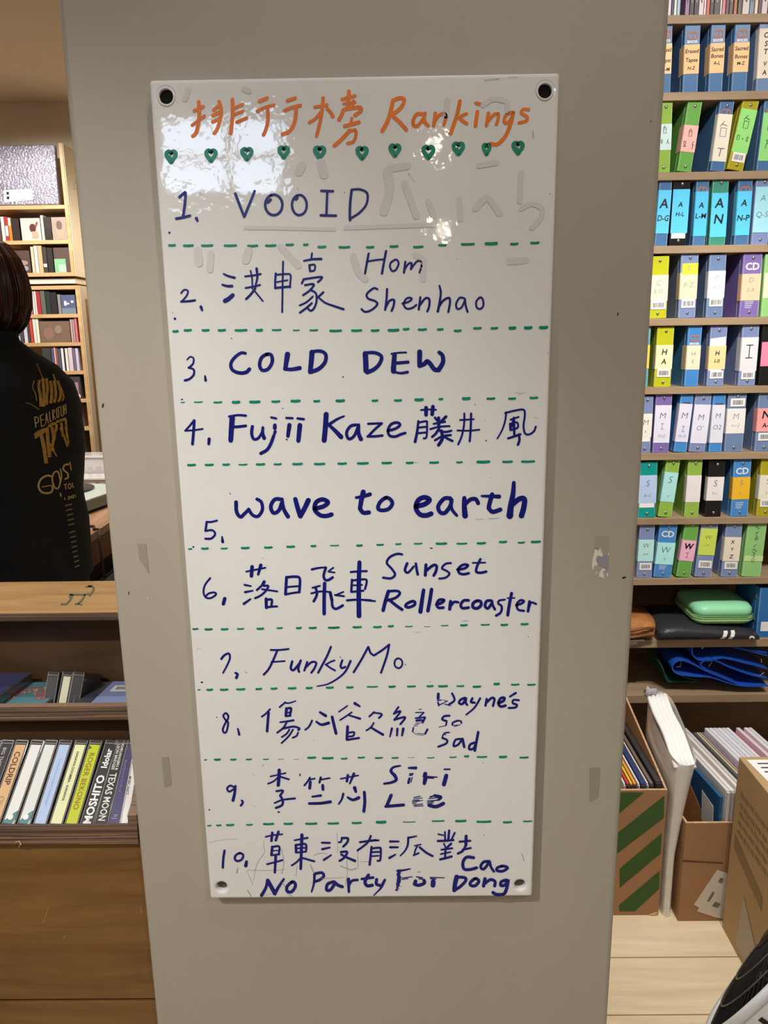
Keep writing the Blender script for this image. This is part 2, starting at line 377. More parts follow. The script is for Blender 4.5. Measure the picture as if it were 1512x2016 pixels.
def writing(name, m, data, wmul=1.0, lift=.0004, label=None):
    mb = MB(); strokes = []
    for key, txt in data:
        x0, y0, s = ZT[key]
        for st in txt.split(';'):
            st = st.strip()
            if not st: continue
            w, pts = st.split(':')
            tp = None
            if '/' in w: a, b = w.split('/'); w = max(float(a), float(b)); tp = (float(a)/w, float(b)/w)
            pts = [tuple(float(c) for c in p.split(',')) for p in pts.split()]
            _lift[0] = (_lift[0]+1) % 7
            L = lift+_lift[0]*.00001
            P = [(x0+x/s, y0+y/s) for x, y in pts]; g = GAP.get(name, 0)+float(w)/s/2
            strokes.append([P, float(w)*wmul/s, L, tp, [min(p[0] for p in P)-g, max(p[0] for p in P)+g, min(p[1] for p in P)-g*.6, max(p[1] for p in P)+g*.6]])
    # strokes whose boxes touch form one word or character: each a part of its own
    grp = list(range(len(strokes)))
    if name in GAP:
        def find(i):
            while grp[i] != i: i = grp[i]
            return i
        for i in range(len(strokes)):
            for j in range(i):
                a, b = strokes[i][4], strokes[j][4]
                if a[0] < b[1] and b[0] < a[1] and a[2] < b[3] and b[2] < a[3]: grp[find(i)] = find(j)
        grp = [find(i) for i in range(len(strokes))]
    else: grp = [0]*len(strokes)
    for k in sorted(set(grp)):
        mb = MB()
        for st, q in zip(strokes, grp):
            if q == k: ribbon(mb, st[0], st[1], lambda x, y, L=st[2]: at(x, y, YBD-L)-OB, taper=st[3], cap=6)
        o = mb.build(name, m, board)
        if label: o['label'] = label
    return o
def circ(w, cx, cy, rx, ry):
    return f"{w}:" + " ".join(f"{cx+rx*math.cos(a*math.pi/6-1.9):.0f},{cy+ry*math.sin(a*math.pi/6-1.9):.0f}" for a in range(13))
# faint ghosts of wiped words
writing('wiped_ghost_marks', M_SMU, [('B', "60:280,680 300,800 260,950; 50:300,660 420,640; 46:400,760 480,980; 40:560,880 600,980; 42:690,200 680,300; 34:930,230 1000,190 1090,210 1090,280; 40:770,870 780,1000; 44:880,930 960,860 1040,960; 34:1190,930 1260,900 1330,930 1320,1000 1260,1060; 30:0,1060 300,1050 600,1040; 38:1190,690 1180,880; 36:900,640 1020,620"),
    ('A', "36:310,130 290,190; 40:690,120 720,135; 60:1080,640 1060,680; 60:1210,620 1230,700; 26:700,1060 900,1062 1300,1070"), ('C', "60:260,90 270,180; 50:360,110 350,230; 60:640,90 620,160; 50:880,60 1010,200"), ('D', "50:20,130 60,250 110,300; 44:480,120 540,160 540,300; 50:1180,170 1300,160")], label='faint grey wiped writing')
writing('smear_marks', M_GRY, [('K', "3:582,235 588,300 590,330 540,400 515,470 500,560; 3:440,480 480,560 495,600; 2:130,245 240,225 370,215; 4:450,475 620,478 760,470; 5:730,300 750,400 735,500; 3:1190,170 1195,300 1190,330; 5:1000,350 1050,335 1110,340; 8:970,430 1000,500; 4:1270,390 1275,480 1260,600; 4:1060,545 1250,535; 4:1360,300 1365,460; 9:450,640 480,690; 7:780,670 820,690; 3:560,690 650,670; 10:1220,440 1300,470 1350,460; 3:860,440 850,520; 10:370,460 360,500; 3:1380,405 1450,405; 8:740,580 760,610"),
    ('L', "10:430,490 450,488; 3:0,408 30,405; 6:1290,340 1310,400"), ('F', "4:1040,960 1120,955; 3:940,965 1000,962; 4:1400,165 1425,172; 2:1010,180 1020,200; 3:1150,340 1160,341; 3:460,518 490,518"), ('H', "5:840,640 885,638; 2:440,732 500,734"), ('D', "2:1250,1155 1310,1145; 2:1220,1140 1270,1150; 2:1245,178 1265,175"), ('B', "4:940,62 1020,52; 5:1020,56 1040,48; 3:1100,42 1160,40; 6:1268,405 1272,450; 2:440,710 470,750"), ('A', "2:395,810 398,840; 2:380,820 394,824"), ('G', "2:75,872 105,866; 3:610,120 622,120; 2:465,1050 490,1070"), ('I', "4:570,705 585,695; 3:490,770 515,785; 3:500,1035 515,1042; 3:320,1036 324,1038")], label='grey smears and hairline scratches')
writing('title_lettering', M_ORNG, [('A', "26:382,208 386,270 384,320 375,380 362,420 342,440; 24:352,268 412,240; 22:338,366 375,338 420,304; 24:520,206 534,260 526,330 505,395 486,420; 24:484,262 515,236; 24:478,300 520,278; 24:476,345 522,322; 26:610,192 612,270 606,350 598,420; 22:622,250 678,226; 22:626,295 680,270; 24:640,346 706,318; 24:792,204 845,182; 24:778,272 830,247 890,230; 24:848,256 850,330 838,390 820,432; 24:982,200 1035,182; 24:962,268 1010,247 1070,232; 26:1042,258 1032,340 1002,400 950,428; 24:1224,182 1218,260 1202,350 1180,438; 22:1168,243 1250,228; 22:1130,348 1175,318 1215,268; 24:1252,254 1275,280 1290,306; 24:1398,136 1400,160; 30:1398,160 1392,235; 22:1352,190 1440,166; 18:1362,220 1440,210; 20:1430,200 1420,240; 26:1362,262 1348,300 1332,328; 26:1370,258 1430,248 1475,246 1478,270 1440,298; 20:1418,318 1412,350; 26:1370,372 1466,345; 26:1300,504 1350,460 1405,400; 22:1400,408 1440,398 1446,430 1430,475 1390,488"),
    ('B', "28:322,200 302,290 280,350 250,402; 26:320,200 365,182 396,190 390,225 352,270 312,292; 26:326,308 372,350 412,396; 24:520,290 485,290 460,330 462,366 490,368 525,325 540,285; 24:530,300 538,345 560,368; 24:608,285 598,368; 22:602,345 632,300 670,286 680,312 666,362; 26:775,202 757,290 737,350 712,420; 22:820,288 790,300 772,320; 24:775,322 820,354; 26:893,274 880,370; 24:884,216 916,224; 24:968,285 955,366; 22:960,345 998,300 1034,288 1032,330 1022,358; 22:1130,278 1092,292 1074,330 1084,352 1112,335 1138,285; 26:1136,280 1120,350 1088,430 1050,478 1020,496 984,490; 22:1240,260 1204,258 1192,284 1228,308 1224,336 1174,350")])
hc = [(336.7, 308.5, 1), (415.3, 306.5, 1), (486, 303.6, 1), (558.5, 300, .95), (629.2, 300.6, 1), (712.9, 301.5, 1), (777.5, 296.3, .98), (843.5, 300, 1.05), (902.6, 292.8, 1), (958, 294, .9), (1020, 291.3, 1)]
for i, (hx, hy, hs) in enumerate(hc):
    mb = MB(); sx = 27*hs*(.75 if i == 9 else 1); sy = 29*hs
    pts = [(0, -.26), (-.16, -.36), (-.33, -.25), (-.30, -.02), (-.14, .2), (0, .37), (.14, .18), (.31, -.04), (.32, -.26), (.17, -.36), (0, -.26)]
    ribbon(mb, [(hx+a*sx, hy+b*sy) for a, b in pts], 8.2*hs, lambda x, y: at(x, y, YBD-.0004)-OB)
    ribbon(mb, [(hx-.12*sx, hy+(.12 if i % 2 else .0)*sy), (hx-.02*sx, hy+.2*sy)], 6*hs, lambda x, y: at(x, y, YBD-.00045)-OB)
    mb.build('heart_doodle', M_GRN, board)
ROWS = [
 [('A', "19:252,852 280,828 292,824 288,900 276,985; 19:230,998 275,990 322,978; 22/14:366,996 374,1014; 20/17:630,830 660,910 690,985; 18:690,985 725,900 760,812; "+circ(18, 890, 905, 58, 69)+"; 20:868,870 850,888; "+circ(17, 1063, 906, 50, 68)+"; 18:1040,868 1050,858; 18:1212,810 1290,812; 17:1252,812 1246,975; 18:1208,975 1310,978; 14:183,1092 184,1093; 4:1050,795 1052,798; 5:1367,820 1370,823"), ('B', "18:42,805 32,900 30,985 32,1008; 16:42,802 100,800 148,828 142,900 95,958 42,992; 5:1385,829 1387,831; 4:430,694 432,700")],
 [('C', "13:138,405 160,380 188,388 178,425 140,468; 16/18:138,468 200,464 240,458; 22/16:285,506 294,532; 14/20:455,262 490,278 535,290; 16/22:445,342 480,352 516,352; 34/30:465,462 490,448 522,420; 12:655,238 666,300 668,370; 20/13:700,222 705,290 690,352; 15:615,280 680,272 730,262; 15:618,366 680,355 725,344; 18:690,368 655,415 622,448; 13:682,385 715,425 746,464; 16:842,258 838,320 838,368; 14:842,268 920,262 952,270 950,330 948,362; 12:850,322 930,308; 18:842,366 900,360 948,356; 14:897,170 894,300 890,546; 14:1112,108 1106,150; 14/20:1052,164 1120,152 1180,150; 16:1092,196 1098,242; 14:1095,196 1132,194 1130,234 1098,240; 16:1052,300 1036,332; 16:1048,302 1110,292 1182,284 1180,300 1156,322; 16:1060,345 1125,338 1100,380 1046,420; 16:1098,380 1140,405 1146,460 1130,512 1104,536 1082,520; 14:1118,430 1070,472 1020,496; 16:1110,480 1068,516 1022,550; 16:1196,398 1158,434; 14/18:1158,434 1210,476 1280,502 1346,524; 18:91,594 92,596; 6:74,549 76,550"), ('D', "17:135,110 122,180 108,258; 18:265,92 250,170 234,258; 14:120,170 190,158 252,152; 15:302,176 340,155 358,182 340,228 312,240 294,210 302,176; 17:408,172 398,252; 15:402,230 430,188 455,182 448,226; 15:450,226 490,172 520,166 530,196 514,250; 16:200,376 172,368 122,410 132,445 180,462 200,486 162,526 112,544 82,524; 17:272,374 268,450 258,528; 17:262,510 290,462 324,456 320,500 306,536; 15:386,482 430,470 456,448 438,438 410,452 396,490 420,520 460,514 490,492; 17:520,436 508,526; 17:512,500 556,444 586,450 586,500 572,540; 15/20:662,350 672,400 662,480 650,540; 17:655,512 690,460 734,440 740,480 728,544; 15:846,442 812,440 786,485 796,522 828,508 852,455; 16:852,448 858,500 872,544; 15:965,436 936,468 940,510 965,522 988,500 986,455 965,436; 5:790,149 792,150")],
 [('C', "10/16:182,900 205,878 230,890 226,930 194,960; 14/18:192,960 230,972 232,1010 202,1042 166,1054; 14/20:316,1022 320,1054; 22/28:616,852 582,850 535,885 508,930 520,976 570,998 620,994 646,970; 26:775,860 736,886 722,940 742,978 786,968 816,915 808,866 775,860; 40/32:930,860 914,960; 24/32:908,970 960,972 1020,962; 40/34:1112,845 1106,920 1098,990; 24/32:1112,840 1175,836 1214,862 1208,920 1162,968 1106,990; 7:512,741 514,742; 9:1342,1027 1344,1028; 8:140,1195 148,1196"), ('D', "40:110,855 114,925 116,982; 24/32:108,850 180,848 230,876 216,930 174,972 124,994; 26:320,990 312,960; 34/40:328,860 322,930 320,985; 14:304,856 360,848 414,846; 24:344,925 428,918; 16/22:326,990 372,1000 424,992; 38/34:515,842 514,945; 34:514,945 548,932 572,912 598,936; 34:598,936 625,972 656,976; 36/28:656,976 688,920 684,868 660,846; 5:1468,852 1470,853")],
 [('E', "16:166,190 132,232 98,270; 14:98,270 160,266 234,256; 22:168,190 162,290 154,375; 26/22:285,335 282,374; 44/38:466,170 460,250 454,345; 16/20:440,158 510,148 572,152; 22:478,240 520,238 572,232; 26/20:624,238 618,290 634,335 670,328 704,276; 22/30:706,245 704,290 716,328; 30:800,228 799,250; 26/20:802,278 796,296; 22/12:796,296 800,300; 26:790,312 768,372 738,420 690,448; 18:772,166 810,174; 34/28:914,226 902,312; 18:890,170 938,172; 10:890,338 896,340; 38/34:996,228 984,348; 20:978,174 1026,180; 40:1202,142 1196,240 1186,345; 14/26:1342,156 1284,182 1218,226; 24/38:1214,216 1270,268 1318,318; 24:1436,224 1392,235 1362,285 1378,334 1420,312 1452,240; 26/34:1456,225 1456,290 1474,336; 5:860,98 863,92"), ('F', "18:98,216 150,214 206,212; 20:204,214 150,260 96,316; 20:94,315 150,314 210,308; 22:252,270 310,255 348,225 325,206 278,220 254,265 266,308 310,316 350,300 388,288; 14:512,108 570,104 630,106; 30:552,90 552,145; 30:606,82 600,142; 18/24:492,195 482,280 466,356; 16:495,206 552,196 560,214 556,316 534,330; 16:490,246 548,240; 16:486,290 545,284; 20:622,168 648,200; 24:708,160 668,202; 26:650,170 652,240; 16:612,216 702,200; 16:585,258 650,240 736,234; 20:660,240 630,290 600,318; 18:646,266 700,280 750,270; 26:672,272 680,330 650,382; 18:622,345 680,314 746,304; 20:690,312 720,332 758,350; 16:852,136 850,220 832,310 804,378; 18:905,136 902,250 894,352; 14:818,186 926,180; 14:798,268 885,270 970,262; 16/12:1180,126 1172,190 1148,265 1110,332; 16:1172,132 1250,112 1316,106 1326,150 1316,230 1326,288 1356,300 1396,276 1412,238; 14:1214,184 1278,162; 18:1240,168 1222,240; 18:1210,216 1214,265; 16:1216,216 1264,205 1270,245 1218,264; 20:1240,180 1244,310; 18:1195,330 1240,316 1292,298; 20:1278,300 1284,340 1272,380; 6:935,65 939,65; 7:1020,345 1026,350")],
 [('E', "18:266,985 256,1055; 16:268,984 300,985 346,974; 16/18:256,1055 310,1050 332,1080 302,1114 256,1116; 12/24:386,1100 391,1140; 30/26:496,830 500,905 530,945 560,922 596,886; 26:594,886 625,930 668,940 702,890 694,830 660,806; 30:850,808 800,808 768,862 788,914 830,896 852,840; 26/34:856,806 868,880 902,942; 34/40:960,806 980,880 1000,938; 36/40:1000,938 1032,880 1062,816; 34:1116,880 1182,862 1216,830 1172,808 1122,832 1112,888 1152,930 1200,938 1244,926; 6:446,760 452,766; 12:160,1180 163,1181"), ('F', "40/34:60,750 46,810 34,880; 34:34,880 60,912 104,910; 22/32:5,794 60,785 112,768; 30:235,796 190,832 176,880 214,894 262,880 288,840 270,806 235,796; 38:476,862 540,846 580,812 540,792 492,814 472,872 502,924 550,934 592,920; 32:742,800 694,802 648,860 662,908 702,912 742,858 752,812; 30/24:748,812 752,880 792,934; 34/46:852,798 852,870 858,936; 32:858,846 898,810 940,806 960,838; 36/34:1070,770 1052,830 1042,876; 34:1042,876 1074,906 1134,888; 18/34:988,782 1060,784 1124,786; 30/54:1240,678 1234,760 1218,850 1208,936; 40/44:1228,850 1280,806 1322,806 1318,870 1300,936; 8:590,1190 600,1192; 4:1054,637 1056,638")],
 [('G', "16:184,286 142,340 128,400 148,446 190,450 232,420 214,404 170,414 148,436; 30/28:304,456 292,500; 15:482,232 560,216 640,200; 30:530,192 524,268; 30/20:602,180 580,256; 18/14:468,342 520,352; 14/20:535,390 472,402; 22/16:462,498 516,460; 26:630,316 618,340; 18:618,340 570,384; 18:628,350 664,352 640,395 600,430 555,452; 16:612,378 670,386 738,396; 26:646,458 648,530; 20:650,466 692,464 690,510; 18:652,528 690,522 736,520; 24:815,278 806,418; 22:815,280 880,274 924,290 920,402; 16:815,360 915,352; 18:805,422 860,410 920,402; 20/14:1025,214 1080,202 1142,196; 22:1140,200 1122,262 1132,298 1160,302 1196,280; 14:1202,200 1168,224; 14:1160,232 1212,240; 16:1030,366 1090,350; 16:1020,412 1095,396 1168,400; 22:1055,362 1066,420 1040,478; 30:1130,330 1126,450 1126,580; 26:1176,405 1190,470; 22:1190,470 1196,522 1226,540 1280,512; 14:1284,400 1222,426; 16:1215,425 1290,436; 18:1346,236 1410,230 1478,228; 20:1356,300 1350,395; 18:1356,306 1450,296 1478,308 1464,376; 14:1360,346 1440,342; 18:1350,400 1450,390; 20/16:1316,470 1400,464 1512,468; 34/40:1418,156 1412,350 1414,598; 11:44,27 46,28"), ('H', "16:0,465 50,470 118,476; 20:342,90 300,86 242,112 216,160 258,210 284,256 250,288 186,282; 24/18:384,165 366,220 392,240 438,190; 22:456,166 464,220 472,256; 26:540,176 534,262; 24:545,222 600,180 628,186 622,230 604,264; 18:746,162 702,168 672,204 710,226 734,250 702,282 650,290; 22:800,215 858,206 888,180 850,175 812,202 812,240 846,254 894,246; 22:990,130 962,190 956,232 990,242 1038,232; 14:926,160 1030,158; 30:230,395 206,470 186,552; 22:230,395 300,392 324,412 290,448 222,470; 26:236,465 290,510 342,546; 24:425,478 382,498 372,520 400,528 444,508 448,484 425,478; 30/36:520,386 506,480 494,564; 30:586,380 572,470 556,556; 24:626,505 670,490 690,468 650,466 630,500 642,530 684,530; 28:744,480 736,542; 22:742,520 772,484 806,486; 24:892,470 852,472 828,506 842,534 892,530; 26:962,474 932,492 928,526 962,536 994,512 992,480 962,474; 24:1080,472 1042,476 1028,516 1052,536 1086,492; 22:1086,476 1092,510 1110,544; 16/22:1192,464 1146,472 1138,496 1166,520 1158,570 1120,596; 26:1248,412 1230,500 1216,592; 12:1212,452 1274,450; 20:1286,510 1330,496 1350,476 1320,470 1292,502 1302,546 1350,556; 24:1396,480 1384,560; 18:1392,530 1412,488 1450,500; 8:576,37 590,40; 6:1384,770 1386,772")],
 [('G', "20/14:276,954 300,924 338,910 346,950 322,1010 290,1070; 18/24:392,1070 410,1082 400,1110; 18:740,880 702,970 666,1040 626,1084; 16:684,880 760,880 832,872; 14:690,980 800,972; 20:862,975 850,1030 874,1046 922,990; 20:932,968 912,1030 918,1060; 18:986,980 962,1050; 18:968,1030 1020,982 1060,986 1046,1030 1020,1068; 18:1182,854 1150,930 1102,1020 1076,1068; 14:1212,966 1176,980 1140,1002; 16:1138,1000 1180,1030 1216,1050; 18:1276,966 1262,1010 1272,1030 1300,1020; 20/10:1344,972 1300,1060 1232,1120 1150,1164 1068,1180; 18:1370,1064 1428,970 1490,856; 7:1258,938 1262,942; 13:112,1147 116,1148; 5:480,1065 484,1067"), ('H', "18:64,856 82,905 110,926; 18:110,926 180,880 236,836; 18:236,836 216,930 168,1068; "+circ(15, 312, 990, 33, 40)+"; 8:368,1000 370,1001; 5:572,1142 574,1143")],
 [('I', "16:292,290 272,268 250,290 268,325 290,350 276,420 256,430 246,400 270,345 290,312 290,290; 14/20:370,398 382,446; 15:636,236 602,272 568,298; 22:624,264 618,340 612,418; 10/16:848,168 790,186 760,180; 15:762,180 716,218; 24:772,230 768,290; 20:772,234 810,228 800,284; 12:768,264 800,262; 16:766,294 806,290; 14/18:720,344 780,336 830,328; 16:776,340 746,390 696,430; 18:742,396 828,380 878,394 870,408; 15:868,430 856,456 824,472; 15:796,405 772,440 734,466; 15:826,405 790,460 732,516; 16:984,330 960,378 928,406; 20/26:1050,262 1096,290; 18/26:1020,340 1062,364 1120,350; 24:1150,300 1166,370 1182,436; 12:1276,208 1205,258; 26/16:1338,188 1378,212; 14:1312,262 1262,296 1216,326; 14/20:1288,286 1380,314; 24:1278,380 1272,484; 16:1280,432 1330,426 1324,456 1290,462; 18:1272,490 1372,474; 11:72,13 76,14; 8:195,302 197,303; 4:996,494 1000,495"),
  ('J', "16:70,260 30,296; 14/18:60,265 132,276 110,308; 14:66,350 42,386 5,412; 18/22:42,386 90,416 142,446; 16:270,218 232,274; 16:232,274 288,252 236,324; 18:236,324 326,302 286,360; 20/12:216,396 200,464; 20/16:262,398 258,454; 24/16:310,398 300,454; 6:440,238 462,234; 9:412,264 482,262; 12:480,264 442,300; 14:412,310 490,302; 18:490,306 470,345; 20:420,330 460,326; 4:412,350 460,348; 5:404,362 440,358; 5:398,374 430,372; 12:394,390 388,420; 5:388,424 420,446; 4:420,446 480,452; 5:425,436 490,440; 16/18:490,440 510,404; 24:600,110 598,148; 8:592,166 626,160; 14:598,180 604,205; 9:600,204 640,186; 5:640,160 668,170; 8:650,180 676,168; 4:640,190 690,208; 5:660,192 706,210; 18:690,196 734,160 714,106; 20:818,142 782,160 772,185 800,192 826,150; 20:830,146 826,180 838,200; 20:882,146 870,176 900,182; 18/14:946,146 900,222 830,282; 20:1000,152 990,206; 20:998,182 1040,144 1064,152 1052,208; 22:1100,186 1140,166 1146,142 1116,146 1096,186 1116,214 1156,206; 20/16:1240,102 1192,132; 18:1266,162 1222,160 1216,186 1250,200 1236,222 1182,226; 18:692,290 650,294 632,320 668,334; 14:668,340 664,366; 6:664,372 604,384; 16:762,330 722,346 716,366; 14:760,330 788,336 790,352; 5:720,370 760,366; 6:730,380 780,364; 12:690,428 652,434 634,462; 10:650,440 660,446; 18:634,474 672,492 664,520 600,546; 18:784,482 742,490 726,540 762,530 794,490; 22:800,482 814,548; 22:930,426 916,500 902,578; 20:900,512 862,530 856,566 890,562 906,530; 4:530,10 532,11")],
 [('I', "17:346,886 310,868 282,890 300,918 350,886; 20/26:350,872 344,930 330,990; 16/20:402,990 412,1006 396,1032; 28:712,740 710,800 704,864; 13:640,792 766,764; 14:702,800 666,832 620,852; 16:725,796 792,816; 18:690,914 744,910 720,948; 20:720,950 742,992 734,1030 686,1052; 14/18:674,1012 740,986 842,974; 13:704,1086 712,1087; 16:966,802 946,836 920,866; 14:965,818 1006,810; 24:970,838 964,890; 18:1056,800 1045,842; 14:1058,818 1130,806; 24:1072,866 1074,900; 16/22:986,960 1056,950; 22/26:960,1016 1050,1014 1136,1002; 13:1220,812 1290,798 1366,784; 22:1280,782 1272,832; 24/14:1330,770 1296,852; 30/22:1336,886 1346,918; 20/14:1242,936 1230,980 1204,1020; 20/28:1280,966 1322,986 1370,968; 24/26:1416,922 1420,1000 1412,1080; 11:134,1067 137,1068; 10:884,772 885,786"),
  ('J', "14/30:286,704 230,716 208,748 238,782; 30/18:238,782 252,820 212,842 152,852; 12:364,772 390,770; 8:360,784 386,782; 20:362,810 352,846; 8:384,800 374,840; 18/26:356,722 414,722; 34:492,770 490,782; 10:472,790 590,798; 12:480,802 560,806; 36/28:492,812 484,850; 34:666,786 646,858; 14:650,733 696,733; 28:210,948 176,1030; 26:166,1040 312,1028; 8:400,966 450,956; 6:392,980 468,970; 8:386,994 440,988; 6:384,1006 470,990; 7:386,1018 420,1012; 8:396,1030 470,1020; 7:404,1040 474,1034; 12:532,962 580,948; 7:520,976 600,966; 24:570,950 622,962 604,982; 9:510,996 600,988; 7:508,1010 560,1002; 30:524,1030 580,1042 642,1016; 7:515,1020 556,1012; 5:966,680 968,681")],
 [('K', "20:260,314 250,380 246,454; 19:386,334 350,356 348,388 372,400 404,384 414,350 386,334; 24/30:442,405 436,438; 14:600,200 660,186 738,178; 22:655,166 648,232; 22:706,158 684,228; 22:655,282 648,350; 18:655,284 712,280 708,344; 10:660,314 706,312; 16:646,352 714,344; 16:612,426 690,406 740,392; 24/20:684,352 680,420 676,494; 14/18:840,228 946,208; 28/22:900,184 896,300 890,464; 22:850,268 852,324; 18:850,268 930,260 934,316; 14:856,296 930,290; 16:850,330 934,322; 16:882,382 852,412 816,436; 18:910,376 960,390 1002,402; 18:1066,248 1130,250; 20/16:1068,302 1130,288; 20/14:1082,390 1142,350; 16:1230,206 1224,240 1206,244; 20:1236,210 1280,212 1274,246 1242,280; 20:1222,326 1274,324 1252,370 1212,398; 18/24:1225,346 1280,374 1338,398; 18:1380,244 1450,234 1512,226; 18:1470,192 1440,250 1360,312; 22/28:615,555 602,620 566,684; 34:618,562 650,620 676,668; 30/20:676,668 710,610 750,550; 26:816,574 778,610 778,648 814,654 846,610 838,578 816,574; 24/14:1004,506 1000,580 980,654; 24:1004,506 1064,496 1080,526 1042,558 1002,570; 26:1156,572 1112,592 1104,638 1136,638 1170,590; 28:1166,572 1200,600 1234,612; 28/22:1285,550 1288,654; 22:1288,600 1316,562 1360,556; 28:1450,516 1422,570 1440,604 1482,600; 22:1395,548 1490,536"),
  ('L', "16:0,236 50,232 106,228; 20:48,284 40,360 32,430; 18:50,296 108,290 124,302 120,388 98,398; 16:56,326 116,324; 14:50,360 106,356; 20/16:202,238 272,238; 20/16:202,286 266,286; 22/14:196,374 246,346; 12/18:420,194 360,206; 20/12:352,206 346,270 322,318 286,356; 12:404,274 456,262; 14:430,270 410,310 400,352; 20:446,286 500,330 552,358; 16:396,352 438,334; 14:600,178 640,186; 16:655,160 656,226; 20:690,148 682,224; 16:736,166 712,216; 20:596,234 660,232 724,226; 14:646,256 660,286; 20:706,256 662,298; 16:626,306 716,294; 18:660,290 656,376; 14:620,342 700,326; 20:616,386 660,376 710,362; 18:776,240 864,232; 26:830,194 828,270; 20:828,270 802,315 762,338; 18:802,306 868,292; 26:892,372 834,368 804,410 812,464 860,470 916,456; 24:1022,402 974,408 950,448 976,466 1020,412; 22:1026,408 1036,450 1060,486; 24:1126,442 1088,456 1086,478 1130,484 1172,460 1160,446 1126,442; 26:90,552 88,590 120,602; 22/26:158,556 130,610; 18:126,620 118,632; 14/10:110,640 66,684; 30/26:278,482 272,494; 3:252,503 302,500; 28:272,508 268,514; 34:276,532 272,570; 30:266,585 266,598; 3:250,612 296,610; 18:262,618 260,622; 4:250,632 280,630; 12:248,640 262,641; 20/12:262,480 312,476 366,464; 8:300,540 386,530; 8:300,552 350,544; 10:420,530 470,538; 30:412,566 404,590; 28:404,592 440,600 484,582 482,560; 10:440,545 478,552; 40:558,570 556,600; 8:532,535 650,538; 10:536,545 580,548; 40/34:752,532 738,590 732,642; 26:752,532 820,538 824,566 782,610 738,638; 26:902,546 866,576 868,600 904,604 934,572 926,552 902,546; 28:986,546 974,606; 26:982,588 1030,554 1068,568 1066,606; 26:1162,556 1120,572 1118,602 1150,598 1176,562; 28:1178,562 1164,630 1140,672 1082,676 1052,660; 6:976,184 979,186; 4:1378,547 1380,548")],
]
for r in ROWS: writing('entry_lettering', M_NAVY, r)
DASH = [
 "C 40,100,48 150,232,50 285,378,50 455,555,50 628,712,52 762,848,50 915,978,44 1045,1088,43 1152,1220,60 1308,1398,62|D 115,178,62 290,358,56 465,545,60 652,718,47 820,926,40 998,1098,35,24 1187,1252,38 1337,1408,30",
 "C 72,120,688 157,218,680 290,350,680 410,472,680 535,632,680 692,748,680,22 812,885,678,14 968,1020,680,10 1092,1158,680,14 1240,1336,684 1402,1486,682|D 150,216,682 275,365,680,22 388,440,672 500,570,675 643,694,674 768,828,684 912,978,665 1042,1100,665 1175,1235,664,24 1290,1355,662,24 1402,1472,660,24",
 "E 62,95,47,8 165,235,45,10 318,388,47,14 462,530,46,22 598,688,44,22 772,842,41 922,1002,37,22 1100,1155,38 1274,1350,35,22|F 125,178,34 300,365,32 460,535,27,24 648,688,22 832,902,18,24 1025,1095,18 1195,1258,18 1362,1432,12",
 "E 112,182,538 250,322,537 388,448,535 515,585,535,12 650,725,533 790,855,532,15 935,1020,530 1105,1195,530 1290,1365,527 1442,1512,525|F 10,104,525 202,285,522 392,455,521 576,654,519 787,840,517,14 946,1056,514,22 1148,1233,513 1296,1407,511",
 "G 0,35,44,12 108,172,41 270,328,40,14 436,510,36 628,700,32 812,886,26 1012,1062,20 1174,1250,16,10 1390,1445,16|F 162,222,1163,14 310,360,1157,14 456,524,1154,12 626,718,1154 790,876,1154,14 948,1022,1151 1122,1188,1141 1270,1328,1146,14 1372,1453,1140",
 "G 35,88,706,14 136,205,709 270,335,708 405,465,705,14 566,630,704 732,785,698,14 892,942,698 998,1065,697 1156,1256,695 1360,1438,691|H 102,175,690 224,276,683 366,430,685,9 524,575,686,4 664,726,678,9 822,886,675 992,1068,671,13 1156,1220,672 1322,1390,666",
 "I 35,62,75,10 110,166,75 220,293,74 355,433,71 515,572,68 640,700,65 782,855,62 930,990,60 1097,1165,57 1265,1328,55|J 8,102,50,12 187,248,49 340,415,47,15 502,562,45 597,680,45 750,815,44,14 883,955,49 1055,1110,27,22 1200,1272,32,15 1334,1405,33,15",
 "I 90,115,654,10 172,230,652 306,360,652,15 436,488,650,13 578,628,649,9 702,748,649,4 832,875,649,3 944,1018,636 1066,1162,640 1222,1278,644,14 1360,1422,635,14|J 75,143,638,14 213,272,638,14 345,405,635,3 506,568,637,9 690,752,632,10 812,856,625 918,1005,630,14 1100,1170,630,20 1270,1348,635,15",
 "K 115,152,106,12 190,235,104,14 273,342,101 438,494,99,14 577,671,93 748,828,91 926,1028,90 1110,1208,88 1310,1396,84|L 82,172,78,24 305,412,76,8 544,652,68,13 738,834,68,20 914,1040,74 1133,1210,78 1300,1376,70,13"]
for row in DASH:
    d = []
    for part in row.split('|'):
        k, *ds = part.split()
        st = []
        for e in ds:
            v = [float(c) for c in e.split(',')]; w = v[3] if len(v) > 3 else 18
            st.append(f"{w}:{v[0]+w/2},{v[2]+1} {(v[0]+v[1])/2},{v[2]+2} {v[1]-w/2},{v[2]-1}")
        d.append((k, ';'.join(st)))
    writing('dashed_divider', M_GRN, d)
